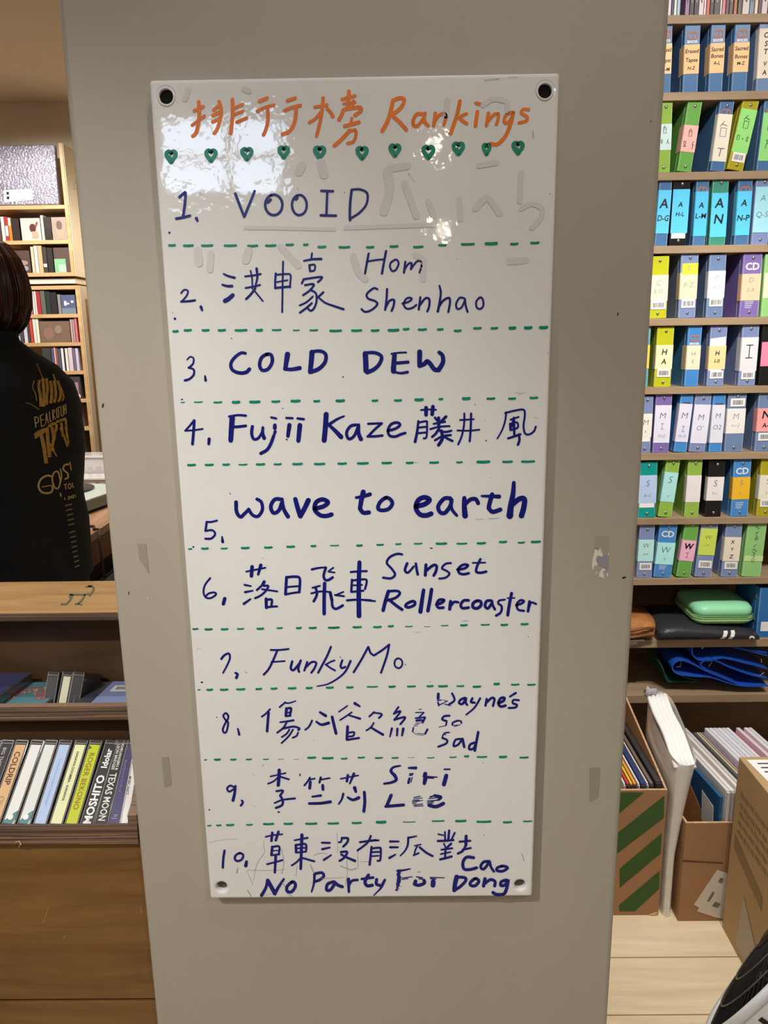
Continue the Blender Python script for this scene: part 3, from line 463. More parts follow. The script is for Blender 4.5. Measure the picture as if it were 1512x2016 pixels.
# ================================================================ right: wall shelves with ring binders
YS = 2.2
M_SHW = wood('shelf_laminate', srgb(168, 143, 114), srgb(146, 122, 95), scale=2.5, stretch=(1.5, 12, 12), rough=.45)
ROWY = [30, 181.5, 338.5, 483, 625.5, 760.5, 890.5, 1018, 1137, 1257, 1366]      # pixel rows where each board's top shows at the front
SZ = [at(1400, y, YS).z for y in ROWY]
SHX0, SHX1 = .52, 1.75
shelf = tag(empty('wall_shelf', ((SHX0+SHX1)/2, 2.46, .05)), 'tall light wood wall shelf filled with coloured ring binders, right of the pillar', 'shelf')
ox, oy, oz = shelf.location
def lb(mb, x0, x1, y0, y1, z0, z1): return mb.box(x0-ox, x1-ox, y0-oy, y1-oy, z0-oz, z1-oz)
for i, zt in enumerate(SZ):
    th = .02 if i < 9 else .026
    lb(MB(), SHX0, SHX1, YS-.006, 2.455, zt-th, zt).build('shelf_board', M_SHW, shelf, bevel=.001)
lb(MB(), SHX0-.02, SHX0, YS-.006, 2.46, .05, SZ[0]+.3).build('side_panel', M_SHW, shelf)
lb(MB(), SHX1, SHX1+.02, YS-.006, 2.46, .05, SZ[0]+.3).build('side_panel', M_SHW, shelf)
lb(MB(), SHX0, SHX1, 2.455, 2.465, .05, SZ[0]+.3).build('back_panel', wood('shelf_back', srgb(120, 92, 66), srgb(98, 74, 52), stretch=(1, 6, 6)), shelf)
lb(MB(), SHX0, SHX1, YS+.03, 2.455, .05, .07).build('plinth', M_SHW, shelf)
struct(MB().box(SHX0-.1, X1, 2.47, 2.53, 0, CEIL).build('wall_partition', M_WALL))

# colours
PL = dict(blue=(80, 120, 166), peri=(130, 146, 190), bright=(74, 142, 210), lime=(150, 190, 78), green=(112, 176, 84), olive=(178, 166, 34), yellow=(196, 196, 40),
          black=(30, 29, 30), teal=(20, 156, 146), sea=(72, 150, 128), violet=(132, 112, 178), slate=(114, 138, 176), pale=(150, 206, 128), aqua=(96, 170, 190))
def plastic(k):
    return mat('plastic_'+k, srgb(*PL[k]), rough=.28, trans=.0, coat=.25, noise=.12, nscale=9)
def plastic_edge(k):
    r, g, b = PL[k]; f = .45 if k != 'black' else .12
    return mat('plastic_fold_'+k, srgb(r+(255-r)*f, g+(255-g)*f, b+(255-b)*f), rough=.3)
def paper(c): return mat('paper_%d_%d_%d' % c, srgb(*c), rough=.6, noise=.03, nscale=30)
M_STK = mat('white_sticker', srgb(240, 238, 236), rough=.5); M_INK = mat('black_pen_ink', srgb(26, 24, 34), rough=.5); M_FAINT = mat('faded_pen_ink', srgb(140, 132, 122), rough=.6)
M_PENC = mat('grey_pen_ink', srgb(84, 80, 92), rough=.6); M_RIV = mat('rivet_metal', srgb(190, 188, 184), rough=.25, metal=.9); M_PRN = mat('rust_print', srgb(178, 116, 92), rough=.5); M_PRW = mat('white_print', srgb(222, 226, 232), rough=.5)
M_BAR = mat('barcode_ink', srgb(70, 68, 74), rough=.6)
HAN = {  # hangul syllable strokes on a unit box, x right, y down
 'eum': ["0.5,0 0.1,.32", "0.3,.18 .85,.28", ".2,.42 .82,.42 .8,.95 .2,.95 .2,.42"],
 'm': [".2,.15 .8,.15 .8,.9 .2,.9 .2,.15"], 'h': [".5,.0 .5,.15", ".2,.3 .85,.25", ".5,.45 .3,.6 .4,.8 .65,.8 .6,.5 .5,.45"],
 's': [".5,0 .1,.9", ".4,.4 .9,.95"], 'min': [".15,.1 .6,.1 .6,.55 .15,.55 .15,.1", ".38,.55 .38,.8", ".1,.82 .7,.8"], 'su': [".6,0 .3,.35 .75,.45", ".5,.45 .5,1"], 'han': [".2,.05 .8,.05", ".45,.05 .2,.9", ".5,.3 .85,.6"]}
# row, TL, BL, spine width px, colour, label colour, label range, wrap side, text lines (text, v 0..1 in label, height in label), extras
B = [
 (1, 1303, 37, 1298, 23, 'blue', (250, 206, 158), (.33, .74), 0, [('Erased', .2, .14), ('Tapes', .55, .14), ('A-M', .85, .12)], 'cd', 'ink', 'first binder in the top row, cut off by the pillar, labelled Erased Tapes A-M'),
 (1, 1350, 41, 1343.6, 31, 'blue', (250, 200, 146), (.33, .74), 1, [('Erased', .22, .14), ('Tapes', .52, .14), ('N-Z', .8, .12)], 'cd', 'ink', 'blue binder with peach label reading Erased Tapes N-Z, top row'),
 (1, 1402, 37, 1394, 29, 'blue', (250, 200, 146), (.33, .74), 1, [('Sacred', .2, .14), ('Bones', .42, .14), ('A-L', .66, .12)], 'cd', 'ink', 'blue binder with peach label reading Sacred Bones A-L, top row'),
 (1, 1449, 37, 1439.6, 31, 'blue', (250, 200, 146), (.32, .73), 1, [('Sacred', .2, .14), ('Bones', .47, .14), ('M-Z', .7, .12)], 'cd', 'ink', 'blue binder with peach label reading Sacred Bones M-Z, top row'),
 (1, 1497, 39, 1488, 30, 'slate', (228, 214, 196), (.12, .82), .4, [('O', .13, .11), ('S', .3, .11), ('T', .46, .11), ('V', .7, .09), ('A', .88, .1)], '', 'ink', 'slate binder with tall cream label lettered OST, top row'),
 (2, 1298, 193, 1292, 28, 'lime', (210, 236, 232), (.31, .68), 0, [('@eum', .22, .3), ('@h', .68, .2, -.2), ('@s', .68, .2, .25)], 'riv', 'pen', 'lime binder with pale aqua label, touching the pillar in the second row'),
 (2, 1356, 196, 1333, 29, 'green', (248, 190, 180), (.34, .72), 1, [('@eum', .28, .3), ('@min', .72, .26, -.25), ('@su', .74, .28, .28)], 'riv', 'ink', 'green binder with wide pink label in the second row'),
 (2, 1419, 196, 1398, 29, 'blue', (238, 232, 212), (.19, .86), .35, [('@eum', .32, .34), ('T', .8, .2)], 'cd,rivt', 'pen', 'blue binder with cream label marked T in the second row'),
 (2, 1466, 189, 1431, 33, 'olive', (154, 226, 128), (.13, .75), 0, [('@eum', .3, .3), ('@m', .66, .14, -.28), ('-', .66, .1), ('@h', .68, .16, .28)], 'riv,bar.75', 'ink', 'mustard binder leaning under a light green label with barcode below'),
 (2, 1507, 194, 1489, 30, 'blue', (150, 222, 132), (.18, .86), 0, [('@m', .3, .16), ('@han', .66, .2)], 'cd', 'ink', 'blue binder with green label at the right end of the second row'),
 (3, 1299, 355, 1288.5, 26, 'blue', (96, 202, 246), (.15, .81), .3, [('A', .3, .22), ('D-G', .64, .14)], '', 'ink', 'blue binder with sky blue label A D-G, third row'),
 (3, 1327, 353, 1317.5, 34, 'black', (92, 204, 250), (.15, .81), 0, [('A', .34, .12), ('H-L', .56, .1)], 'riv,stk', 'ink', 'black binder with sky blue label A H-L'),
 (3, 1372, 352, 1363, 26, 'blue', (84, 198, 248), (.19, .86), .4, [('A', .3, .13), ('L-M', .54, .12)], 'cd', 'ink', 'blue binder with sky blue label A L-M'),
 (3, 1404, 351, 1395.5, 33, 'sea', (92, 208, 250), (.22, .88), 0, [('A', .22, .22), ('N', .58, .22)], 'rivt', 'ink', 'sea green binder with sky blue label A N'),
 (3, 1455, 348, 1445, 29, 'blue', (92, 206, 250), (.21, .86), .4, [('A', .26, .15), ('N-P', .6, .14)], 'cd', 'ink', 'blue binder with sky blue label A N-P'),
 (3, 1490, 349, 1478.5, 34, 'peri', (164, 224, 238), (.14, .82), 0, [('A', .24, .14), ('Q-S', .6, .13)], 'riv', 'pen', 'periwinkle binder with pale aqua label A Q-S at the end of the third row'),
 (4, 1281, 505, 1275, 38, 'yellow', (246, 222, 198), (.30, .72), 0, [('C', .3, .2), ('B-O', .62, .16)], 'riv,bar.72', 'faint', 'yellow binder with faded label C B-O'),
 (4, 1342, 499, 1335, 35, 'peri', (246, 218, 184), (.30, .71), .7, [('P-Z', .45, .2)], 'riv,bar.71,tab', 'faint', 'periwinkle binder with a yellow tab marked C above its label'),
 (4, 1398, 501, 1389.5, 34, 'slate', (238, 236, 234), (.26, .69), .5, [('D', .22, .15), ('A-D', .6, .12)], 'riv,bar.69', 'faint', 'slate binder with white label D A-D'),
 (4, 1465, 499, 1455, 38, 'violet', (248, 200, 166), (.32, .74), .6, [('D', .22, .2), ('E-R', .6, .16)], 'cdw,riv', 'faint', 'violet binder with white CD lettering and peach label'),
 (4, 1508, 500, 1498, 34, 'pale', (236, 236, 190), (.3, .7), 0, [], 'riv', 'faint', 'pale green binder at the right end of the fourth row'),
 (5, 1253, 640, 1246, 30, 'aqua', (232, 206, 84), (.32, .7), 0, [], '', 'ink', 'aqua binder almost hidden by the pillar'),
 (5, 1295, 644, 1287, 34, 'yellow', (252, 228, 186), (.30, .70), .5, [('H', .28, .24), ('A', .68, .22)], 'riv,bar.70', 'ink', 'yellow binder with cream label H A'),
 (5, 1356, 642, 1347, 28, 'bright', (250, 226, 196), (.32, .72), 1, [('H', .34, .18), ('E', .66, .16)], 'cd', 'pen', 'bright blue binder with cream label H E'),
 (5, 1400, 642, 1391, 34, 'peri', (250, 218, 160), (.33, .72), .5, [('H', .3, .2), ('I-II', .64, .16)], 'riv,bar.74,torn', 'ink', 'periwinkle binder with torn white paper under a yellow label H I-II'),
 (5, 1463, 639, 1453, 34, 'peri', (226, 226, 228), (.21, .76), .8, [('I', .42, .38)], 'riv,bar.76', 'ink', 'periwinkle binder with torn white label I'),
 (5, 1503, 640, 1493, 34, 'black', (246, 138, 168), (.28, .68), 0, [], '', 'ink', 'black binder with bright pink label at the right edge'),
 (6, 1263, 780, 1256, 25, 'peri', (240, 236, 222), (.31, .72), 0, [('M', .36, .24), ('II', .76, .12)], 'riv,stk', 'pen', 'periwinkle binder with cream label M half behind the pillar'),
 (6, 1292, 776, 1284, 33, 'violet', (230, 228, 244), (.19, .83), 0, [('M', .27, .17), ('I', .56, .15), ('(a-j)', .8, .09)], 'riv', 'pen', 'violet binder with white label M I a-j'),
 (6, 1341, 778, 1326, 26, 'bright', (228, 226, 244), (.16, .82), .5, [('M', .3, .17), ('I', .66, .14), ('(k-l)', .84, .09)], 'print', 'pen', 'bright blue binder with white label M I k-l'),
 (6, 1370, 777, 1356, 33, 'peri', (230, 228, 244), (.18, .85), 0, [('M', .32, .16), ("O'", .6, .13)], 'riv', 'pen', 'periwinkle binder with white label M O, its second stroke a tick'),
 (6, 1405, 777, 1395, 26, 'bright', (228, 228, 242), (.18, .84), .4, [('M', .28, .14), ('O2', .58, .13)], 'print', 'pen', 'bright blue binder with white label M O2'),
 (6, 1435, 773, 1425.5, 37, 'slate', (238, 234, 230), (.27, .69), .3, [('M', .3, .24), ('o-r2', .66, .14)], 'riv,bar.1', 'faint', 'slate binder with a barcode above its white label'),
 (6, 1495, 774, 1485, 36, 'slate', (248, 164, 160), (.26, .66), .6, [('N', .26, .34), ('A-', .72, .2)], 'riv,bar.68', 'ink', 'slate binder with salmon label N A'),
 (7, 1260, 910, 1255, 36, 'teal', (184, 206, 240), (.24, .74), 0, [('S', .28, .22), ('A-C', .72, .11)], 'riv,stk', 'pen', 'teal binder with light blue label S A-C'),
 (7, 1313, 905, 1295, 28, 'lime', (176, 230, 230), (.23, .74), .4, [('S', .24, .24), ('e', .78, .11)], 'riv', 'pen', 'lime binder with aqua label S e'),
 (7, 1356, 903, 1347, 29, 'lime', (236, 230, 232), (.28, .74), .4, [], 'riv', 'faint', 'lime binder with blank white label'),
 (7, 1397, 907, 1387, 33, 'black', (238, 234, 234), (.29, .71), .4, [('S', .26, .28), ('h-i', .68, .14)], 'riv', 'pen', 'black binder with white label S h-i'),
 (7, 1446, 905, 1438, 35, 'bright', (240, 186, 44), (.31, .70), .5, [('S', .24, .26), ('k-', .7, .14)], 'cdw,riv', 'faint', 'bright blue binder with golden yellow label'),
 (7, 1500, 904, 1489, 34, 'olive', (236, 230, 214), (.28, .7), .5, [('S', .24, .24), ('j-', .7, .14)], 'riv,bar.7', 'pen', 'olive binder with cream label S j'),
 (8, 1260, 1035, 1253, 31, 'peri', (188, 236, 234), (.27, .68), .3, [('W', .26, .22), ('a-e', .64, .14)], 'riv,bar.71', 'pen', 'periwinkle binder with aqua label W a-e, bottom row'),
 (8, 1300, 1031, 1286, 36, 'bright', (180, 240, 240), (.36, .76), .3, [('W', .32, .3), ('h', .74, .16)], 'cdw,riv', 'pen', 'bright blue binder with aqua label W h, bottom row'),
 (8, 1350, 1028, 1331, 29, 'green', (242, 184, 208), (.34, .71), .5, [('W', .28, .28), ('I', .72, .22)], 'riv', 'inkb', 'green binder with pink label W I, bottom row'),
 (8, 1382, 1029, 1367, 34, 'peri', (206, 226, 94), (.12, .6), 0, [('W', .32, .17), ('j-e', .6, .11)], 'riv,bar.70', 'pen', 'periwinkle binder with lime label W j-e, bottom row'),
 (8, 1431, 1029, 1419, 33, 'peri', (236, 226, 206), (.27, .71), .4, [('X', .2, .15), ('Y', .5, .13), ('Z', .8, .16)], 'riv,bar.72', 'ink', 'periwinkle binder with cream label X Y Z, bottom row'),
 (8, 1474, 1028, 1460, 38, 'pale', (196, 226, 150), (.62, .72), 0, [('in', .5, .5)], 'scrawl', 'faint', 'pale green binder with handwriting down its spine, bottom row'),
]
DEPTH = .165
for (row, xt, yt, xb, wpx, colk, lc, (f0, f1), wrap, lines, ex, inkk, lab) in B:
    zs = SZ[row]
    yb = ROWY[row]
    pb = at(xb+wpx/2, yb, YS); pt = at(xt+wpx/2, yt, YS)
    w = (at(xb+wpx, yb, YS)-at(xb, yb, YS)).x-.001
    dx = pt.x-pb.x; h = math.hypot(dx, pt.z-zs); h = min(h, .172)
    tilt = math.atan2(dx, pt.z-zs)
    base = Vector((pb.x, YS+.002, zs+abs(math.sin(tilt))*w/2+.0006))
    b = tag(empty('ring_binder', base, (0, tilt, 0)), lab, 'binder', 'ring binders on the wall shelf')
    pm, pe = plastic(colk), plastic_edge(colk)
    hw = w/2
    # shell: spine and two covers, open at the back; a block of sleeves inside
    t = .0016
    mb = MB()
    mb.prism([(-hw, DEPTH), (-hw, .003), (-hw+.003, 0), (hw-.003, 0), (hw, .003), (hw, DEPTH), (hw-t, DEPTH), (hw-t, .004), (hw-.004, t), (-hw+.004, t), (-hw+t, .004), (-hw+t, DEPTH)], 2, 0, h)
    mb.build('cover', pm, b)
    fe = MB()
    for sx in (-1, 1): fe.box(sx*(hw-.0022)-.0005, sx*(hw-.0022)+.0005, -.0004, .0003, .001, h-.001)
    fe.box(-hw-.0004, -hw+.0003, .018, .0190, .001, h-.001)
    fe.build('spine_fold', pe, b)
    MB().box(-hw+t+.001, hw-t-.001, .02, DEPTH-.008, .004, h-.012).build('sleeves', mat('disc_sleeves', srgb(196, 194, 200), rough=.5), b)
    fs = lambda u, v, y=-.0012: Vector((u, y, v))
    if f1 > f0:
        z0, z1 = h*(1-f1), h*(1-f0)
        lm = MB().box(-hw+.0006, hw-.0004, -.0010, -.0004, z0, z1)
        if wrap:
            d = .004+.028*wrap
            lm.box(-hw-.0009, -hw-.0003, -.0010, d, z0, z1)
        lo_ = lm.build('label', paper(lc), b)
        im = {'ink': M_INK, 'inkb': M_INK, 'pen': M_PENC, 'faint': M_FAINT}[inkk]
        if lines:
            tx = MB()
            for ln in lines:
                s, v, hh = ln[:3]; cx = (ln[3] if len(ln) > 3 else 0)*w
                cz = z1-(z1-z0)*v; hh *= (z1-z0)
                if s.startswith('@'):
                    for st in HAN[s[1:]]:
                        pts = [tuple(float(c) for c in p.split(',')) for p in st.split()]
                        ribbon(tx, [(cx+(px-.5)*hh*.62, cz-(py-.5)*hh) for px, py in pts], .0016, lambda x, y: fs(x, y), raw=True)
                elif s == 'I':
                    q = hh*.5
                    for pp in ([(cx, cz-q), (cx, cz+q)], [(cx-q*.5, cz-q), (cx+q*.5, cz-q)], [(cx-q*.5, cz+q), (cx+q*.5, cz+q)]): ribbon(tx, pp, max(.0012, hh*.07), lambda x, y: fs(x, y), raw=True)
                else:
                    put_text(tx, s, lambda u, v_: fs(cx+u+v_*.12, cz+v_), hh, w*.84, bold=.02 if inkk in ('ink', 'inkb') else -.012)
                    if inkk == 'inkb': put_text(tx, s, lambda u, v_: fs(cx+u+v_*.12+.0008, cz+v_, -.0013), hh, w*.84, bold=.03)
            tx.build('label_lettering', im, lo_)
    if 'tab' in ex:
        MB().box(-hw+.004, hw-.001, -.0015, -.0011, h*(1-f0)-.004, h*(1-.155)).build('yellow_tab', paper((244, 226, 60)), b)
        tab_ = b.children[-1]; tx = MB(); put_text(tx, 'C', lambda u, v: fs(u, v+h*.775, -.0017), .012); tx.build('tab_lettering', M_FAINT, tab_)
    if 'torn' in ex:
        MB().prism([(-hw+.001, h*.26), (-hw+.001, h*.79), (hw-.004, h*.82), (hw-.003, h*.7), (hw-.008, h*.3), (hw-.012, h*.25)], 1, -.0006, -.0003).build('torn_paper', M_STK, b)
    if 'bar' in ex:
        f = float(ex[ex.index('bar')+3:].split(',')[0]); zt = h*(1-f); st = MB().box(-hw*.72, hw*.82, -.0016, -.0011, zt-h*.135, zt); so_ = st.build('barcode_sticker', M_STK, b)
        br = MB(); rnd = random.Random(row*31+int(xt)); x = -hw*.5
        while x < hw*.6:
            ww = rnd.choice((.0006, .0009, .0014)); br.box(x, x+ww, -.0019, -.0016, zt-h*.105, zt-h*.03); x += ww+rnd.choice((.0006, .001, .0014))
        br.build('barcode', M_BAR, so_)
    if 'stk' in ex:
        zt = h*(1-f1); MB().box(-hw*.85, hw*.8, -.0008, -.0004, zt-h*.08, zt).build('sticker', M_STK, b)
    if 'cd' in ex:
        tx = MB(); wht = 'cdw' in ex; zt = h*.80 if not wht else h*.80
        if f0 > .25:
            put_text(tx, 'CD', lambda u, v: fs(u, v+zt, -.0008), h*.115, w*.72, bold=.03)
            tx.build('spine_print', M_PRW if wht else M_PRN, b)
            if not wht:
                t2 = MB(); put_text(t2, 'BINDER', lambda u, v: fs(u, v+h*.71, -.0008), h*.04, w*.7, bold=.04); t2.build('spine_print', M_PRW, b)
            else:
                t2 = MB()
                for k in range(4): t2.box(-hw*.5, hw*.4-.002*k, -.0006, -.0004, h*.235-k*.005, h*.235-k*.005+.0016)
                t2.build('spine_print', M_PRW, b)
        else:
            put_text(tx, 'CD', lambda u, v: fs(u, v+h*(1-f0)+.004, -.0008), h*.1, w*.72, bold=.03); tx.build('spine_print', M_PRN, b)
    if 'print' in ex:
        t2 = MB().box(-hw*.5, hw*.6, -.0006, -.0004, h*(1-f0)+.001, h*(1-f0)+.005); t2.build('spine_print', M_PENC, b)
    if 'riv' in ex:
        for fz in ((.93, .075) if 'rivt' not in ex else (.93,)):
            if fz < .5 and f1 > .9: continue
            MB().sphere((0.001, -.001, h*fz), .0042, .0028, .0042, 12, 6).build('rivet', M_RIV, b, smooth=True)
    if 'scrawl' in ex:
        tx = MB()
        rnd = random.Random(5)
        for k in range(9):
            zc = h*(.88-k*.075); pts = [(-.006+rnd.uniform(-.003, .003)+j*.003, zc+rnd.uniform(-.006, .006)) for j in range(5)]
            ribbon(tx, pts, .0012, lambda x, y: fs(x, y))
        tx.build('spine_lettering', M_PENC, b)

# top row: thin spines
tops = [(1305, 1314, (40, 40, 44)), (1316, 1322, (226, 216, 220)), (1323, 1327, (58, 60, 100)), (1328, 1333, (226, 224, 220)), (1334, 1340, (164, 198, 200)), (1350, 1358, (150, 112, 150)),
        (1359, 1367, (50, 40, 36)), (1368, 1376, (52, 42, 40)), (1377, 1386, (222, 206, 206)), (1387, 1391, (230, 208, 214)), (1392, 1398, (206, 96, 82)), (1399, 1406, (60, 52, 54)), (1407, 1418, (70, 62, 62)), (1419, 1422, (226, 222, 214)),
        (1423, 1429, (208, 130, 140)), (1430, 1436, (104, 62, 60)), (1437, 1444, (88, 74, 70)), (1446, 1452, (176, 104, 66)), (1454, 1460, (90, 84, 82)), (1463, 1476, (212, 200, 190)), (1477, 1485, (120, 136, 160)), (1487, 1493, (226, 206, 180)), (1494, 1499, (92, 56, 52)), (1501, 1512, (216, 196, 200))]
names = ['charcoal', 'white', 'navy', 'white', 'pale aqua', 'mauve', 'dark brown', 'near black', 'pinkish white', 'pale pink', 'coral red', 'dark plum', 'dark grey', 'thin white', 'rose pink', 'maroon', 'brown grey', 'rust orange', 'grey', 'wide cream', 'steel blue', 'thin cream', 'dark maroon', 'blush']
def spine_box(name, x0, x1, yt, yb_z, Y, depth, c, lab, cat, grp, rough=.35, Yoff=.004, lean=0):
    a = at(x0, yt, Y); b_ = at(x1, yt, Y); hh = a.z-yb_z
    e = empty(name, ((a.x+b_.x)/2, Y+Yoff, yb_z+.0005)); tag(e, lab, cat, grp)
    wv = (b_.x-a.x)/2-.0004
    MB().box(-wv, wv, 0, depth, 0, hh).build('case', mat('case_%d_%d_%d' % c, srgb(*c), rough=rough, coat=.3), e, bevel=.0006, seg=1)
    return e, wv, hh
seen = {}
for (x0, x1, c), nm in zip(tops, names):
    seen[nm] = seen.get(nm, 0)+1
    lab = f'{nm} disc case spine on the topmost shelf, above the blue binders' if seen[nm] == 1 else f'second {nm} disc case spine on the topmost shelf, beside the pale aqua one'
    a = at(x0, 20, YS); z_top = SZ[0]+.14
    e = tag(empty('disc_case', (at((x0+x1)/2, 20, YS).x, YS+.004, SZ[0]+.0005)), lab, 'disc case', 'disc cases on the topmost shelf')
    wv = (at(x1, 20, YS).x-a.x)/2-.0004
    MB().box(-wv, wv, 0, .13, 0, .138).build('case', mat('case_%d_%d_%d' % c, srgb(*c), rough=.35, coat=.3), e)
    if x1-x0 > 6: MB().box(-wv*.3, wv*.3, -.0003, 0, .03, .08).build('spine_print', mat('case_print_light', srgb(176, 168, 160)) if sum(c) < 300 else mat('case_print_dark', srgb(120, 104, 100)), e)
# ================================================================ right: lower compartments and boxes
M_LEA = mat('tan_leather', srgb(176, 116, 66), rough=.5, noise=.35, nscale=14, bump=.3, bscale=30)
M_BLKL = mat('black_faux_leather', srgb(46, 46, 52), rough=.42, bump=.15, bscale=80)
zA = SZ[9]; zB = SZ[10]
def rows(pts): return pts
def softbox(name, x0, x1, y0, y1, z0, z1, m, parent, r=.02, sub=2, sag=0):
    """cushion-like block: box with rounded rims"""
    mb = MB(); nx = 6
    mb.box(x0, x1, y0, y1, z0, z1)
    return mb.build(name, m, parent, smooth=True, bevel=r, seg=4)
# tan leather bag end, mostly behind the pillar
p = at(1262, 1250, 2.16)
bag = tag(empty('leather_bag', (p.x-.036, 2.30, zA+.0006)), 'creased tan leather bag lying beside the black pouch, half behind the pillar', 'bag')
mb = MB(); rings = []
for i in range(9):
    t = i/8; x = -.10+.20*t-.02; hgt = .062-.012*abs(t-.4)
    rr = []
    for k in range(14):
        a = 2*math.pi*k/14; wob = 1+.10*math.sin(3*a+i*1.3)
        rr.append((x+.018*math.sin(a), math.copysign(abs(math.cos(a))**.6, math.cos(a))*.10*wob-.02, hgt/2*1.0+math.copysign(abs(math.sin(a))**.7, math.sin(a))*hgt/2))
    rings.append(rr)
mb.loft(rings).build('body', M_LEA, bag, smooth=True)
fl = MB()
for zz in (.020, .042): fl.tube([(-.12+.02*k, -.128-.004*math.sin(k*1.1), zz+.004*math.sin(k*.9)) for k in range(11)], .0045, 8)
fl.build('seam_fold', mat('dark_tan_leather', srgb(120, 72, 40), rough=.5), bag, smooth=True)
zp = MB().tube([(-.03+.01*k, -.132, .004+.0006*k) for k in range(9)], .0035, 8).build('zip', M_RIV, bag)
# black pouch with two white slashes
pl = at(1299, 1250, 2.17); pr = at(1494, 1255, 2.17)
pou = tag(empty('pouch', ((pl.x+pr.x)/2, 2.30, zA+.0006)), 'flat black faux leather pouch with two white slashes, under the green case', 'pouch')
hw = (pr.x-pl.x)/2
mb = MB(); rings = []
for i in range(13):
    t = i/12; x = -hw+2*hw*t; hh = .058*(1-.42*t)*(.75+.25*min(1, 8*t, 8*(1-t)))
    rings.append([(x, math.copysign(abs(math.cos(a))**.55, math.cos(a))*.115-.02, hh/2+math.copysign(abs(math.sin(a))**.75, math.sin(a))*hh/2) for a in [2*math.pi*k/16 for k in range(16)]])
mb.loft(rings).build('body', M_BLKL, pou, smooth=True)
M_WHT = mat('white_print_gloss', srgb(236, 234, 230), rough=.4)
def on_pouch(x, yy):
    q = at(x, yy, 2.165); t = (q.x-pou.location.x+hw)/(2*hw); hh = .058*(1-.42*t)
    zc = q.z-pou.location.z; s = max(-.98, min(.98, (zc-hh/2)/(hh/2))); sa = math.copysign(abs(s)**(1/.75), s); ca = math.sqrt(max(0, 1-sa*sa))
    return Vector((q.x-pou.location.x, -(ca**.55)*.115-.0218, zc))
sl = MB()
for d in (0, 15):
    P = [(1418+d, 1258), (1422+d, 1253), (1425+d, 1247), (1427+d, 1244)]
    for (xa, ya), (xb2, yb2) in zip(P, P[1:]): sl.add([on_pouch(xa, ya), on_pouch(xa+8, ya), on_pouch(xb2+8, yb2), on_pouch(xb2, yb2)], [(0, 1, 2, 3)])
ribbon(sl, [(1478, 1253), (1483, 1254), (1484, 1259), (1478, 1260), (1476, 1255)], 3.5, on_pouch)
sl.build('white_slash', M_WHT, pou)
# green zip case on the pouch
g0 = at(1366, 1240, 2.18); g1 = at(1486, 1240, 2.18)
gc = tag(empty('zip_case', ((g0.x+g1.x)/2+.006, 2.285, zA+.047)), 'mint green zipped disc case lying on the black pouch', 'case')
gw = (g1.x-g0.x)/2; M_MINT = mat('mint_fabric', srgb(150, 224, 176), rough=.4, coat=.2); M_LGR = mat('pale_green_piping', srgb(196, 236, 170), rough=.45)
def rrect(hx, hy, r, z, n=6):
    out = []
    for cx, cy, a0 in ((hx-r, hy-r, 0), (-hx+r, hy-r, 90), (-hx+r, -hy+r, 180), (hx-r, -hy+r, 270)):
        out += [(cx+r*math.cos(math.radians(a0+90*k/n)), cy+r*math.sin(math.radians(a0+90*k/n)), z) for k in range(n+1)]
    return out
g = MB().loft([rrect(gw*.9, .085, .03, 0), rrect(gw, .095, .035, .010), rrect(gw, .095, .035, .024)])
g.build('lower_shell', M_LGR, gc, smooth=False, bevel=.003)
MB().loft([rrect(gw*.99, .094, .035, .0242), rrect(gw*.98, .093, .035, .046), rrect(gw*.9, .085, .03, .056), rrect(gw*.6, .06, .03, .060)]).build('upper_shell', M_MINT, gc, smooth=True)
zz = MB()
for zc in (.013, .021, .0275): zz.loft([rrect(gw+.0015, .0965, .036, zc-.0015), rrect(gw+.003, .098, .037, zc), rrect(gw+.0015, .0965, .036, zc+.0015)], cap=False)
zz.build('zip', mat('green_zip', srgb(128, 190, 120), rough=.4), gc, smooth=True)
# blue binder standing at the right
q0 = at(1489, 1253, YS)
bb = tag(empty('ring_binder', (q0.x+.028, YS+.004, zA+.0006)), 'plain blue binder standing beside the green case', 'binder', 'ring binders on the wall shelf')
MB().prism([(-.028, .16), (-.028, .003), (-.025, 0), (.025, 0), (.028, .003), (.028, .16), (.0264, .16), (.0264, .002), (-.0264, .002), (-.0264, .16)], 2, 0, .158).build('cover', mat('plastic_cobalt', srgb(46, 112, 176), rough=.3, coat=.3), bb)
fe = MB().box(-.0262, -.0252, -.0004, .0003, .001, .157).box(-.0284, -.0279, .02, .021, .001, .157); fe.build('spine_fold', plastic_edge('bright'), bb)
for zz_ in (.12, .05): MB().tube([(-.0284, .01, zz_), (-.030, .03, zz_+.004)], .0022, 6).build('rivet', M_RIV, bb)
MB().box(-.016, .02, -.0008, -.0003, .02, .05).build('sticker', M_STK, bb)
# open binders lying in the lower compartment
M_COB = mat('cobalt_sheet', srgb(32, 84, 186), rough=.32, coat=.3); M_DGR = mat('dark_green_sheet', srgb(14, 84, 66), rough=.35)
def sheet(mb, prof, y0, y1, t=.003):
    """open curved plastic cover: profile in x,z swept along y with thickness"""
    pr = smooth_line(prof, 5); n = len(pr); up = []; dn = []
    for i, p in enumerate(pr):
        a = pr[max(i-1, 0)]; b = pr[min(i+1, n-1)]; l = math.dist(a, b) or 1
        nx, nz = -(b[1]-a[1])/l*t/2, (b[0]-a[0])/l*t/2
        up.append((p[0]+nx, p[1]+nz)); dn.append((p[0]-nx, p[1]-nz))
    poly = up+dn[::-1]
    N = len(poly)
    vs = [(x, y0, z) for x, z in poly]+[(x, y1, z) for x, z in poly]
    fs = [(i, (i+1) % N, N+(i+1) % N, N+i) for i in range(N)]
    for base in (0, N):
        for i in range(n-1): fs.append((base+i, base+i+1, base+N-2-i, base+N-1-i))
    mb.add(vs, fs)
def px_prof(pts, Y, o): return [(at(x, y, Y).x-o.x, at(x, y, Y).z-o.z) for x, y in pts]
YO = YS-.004
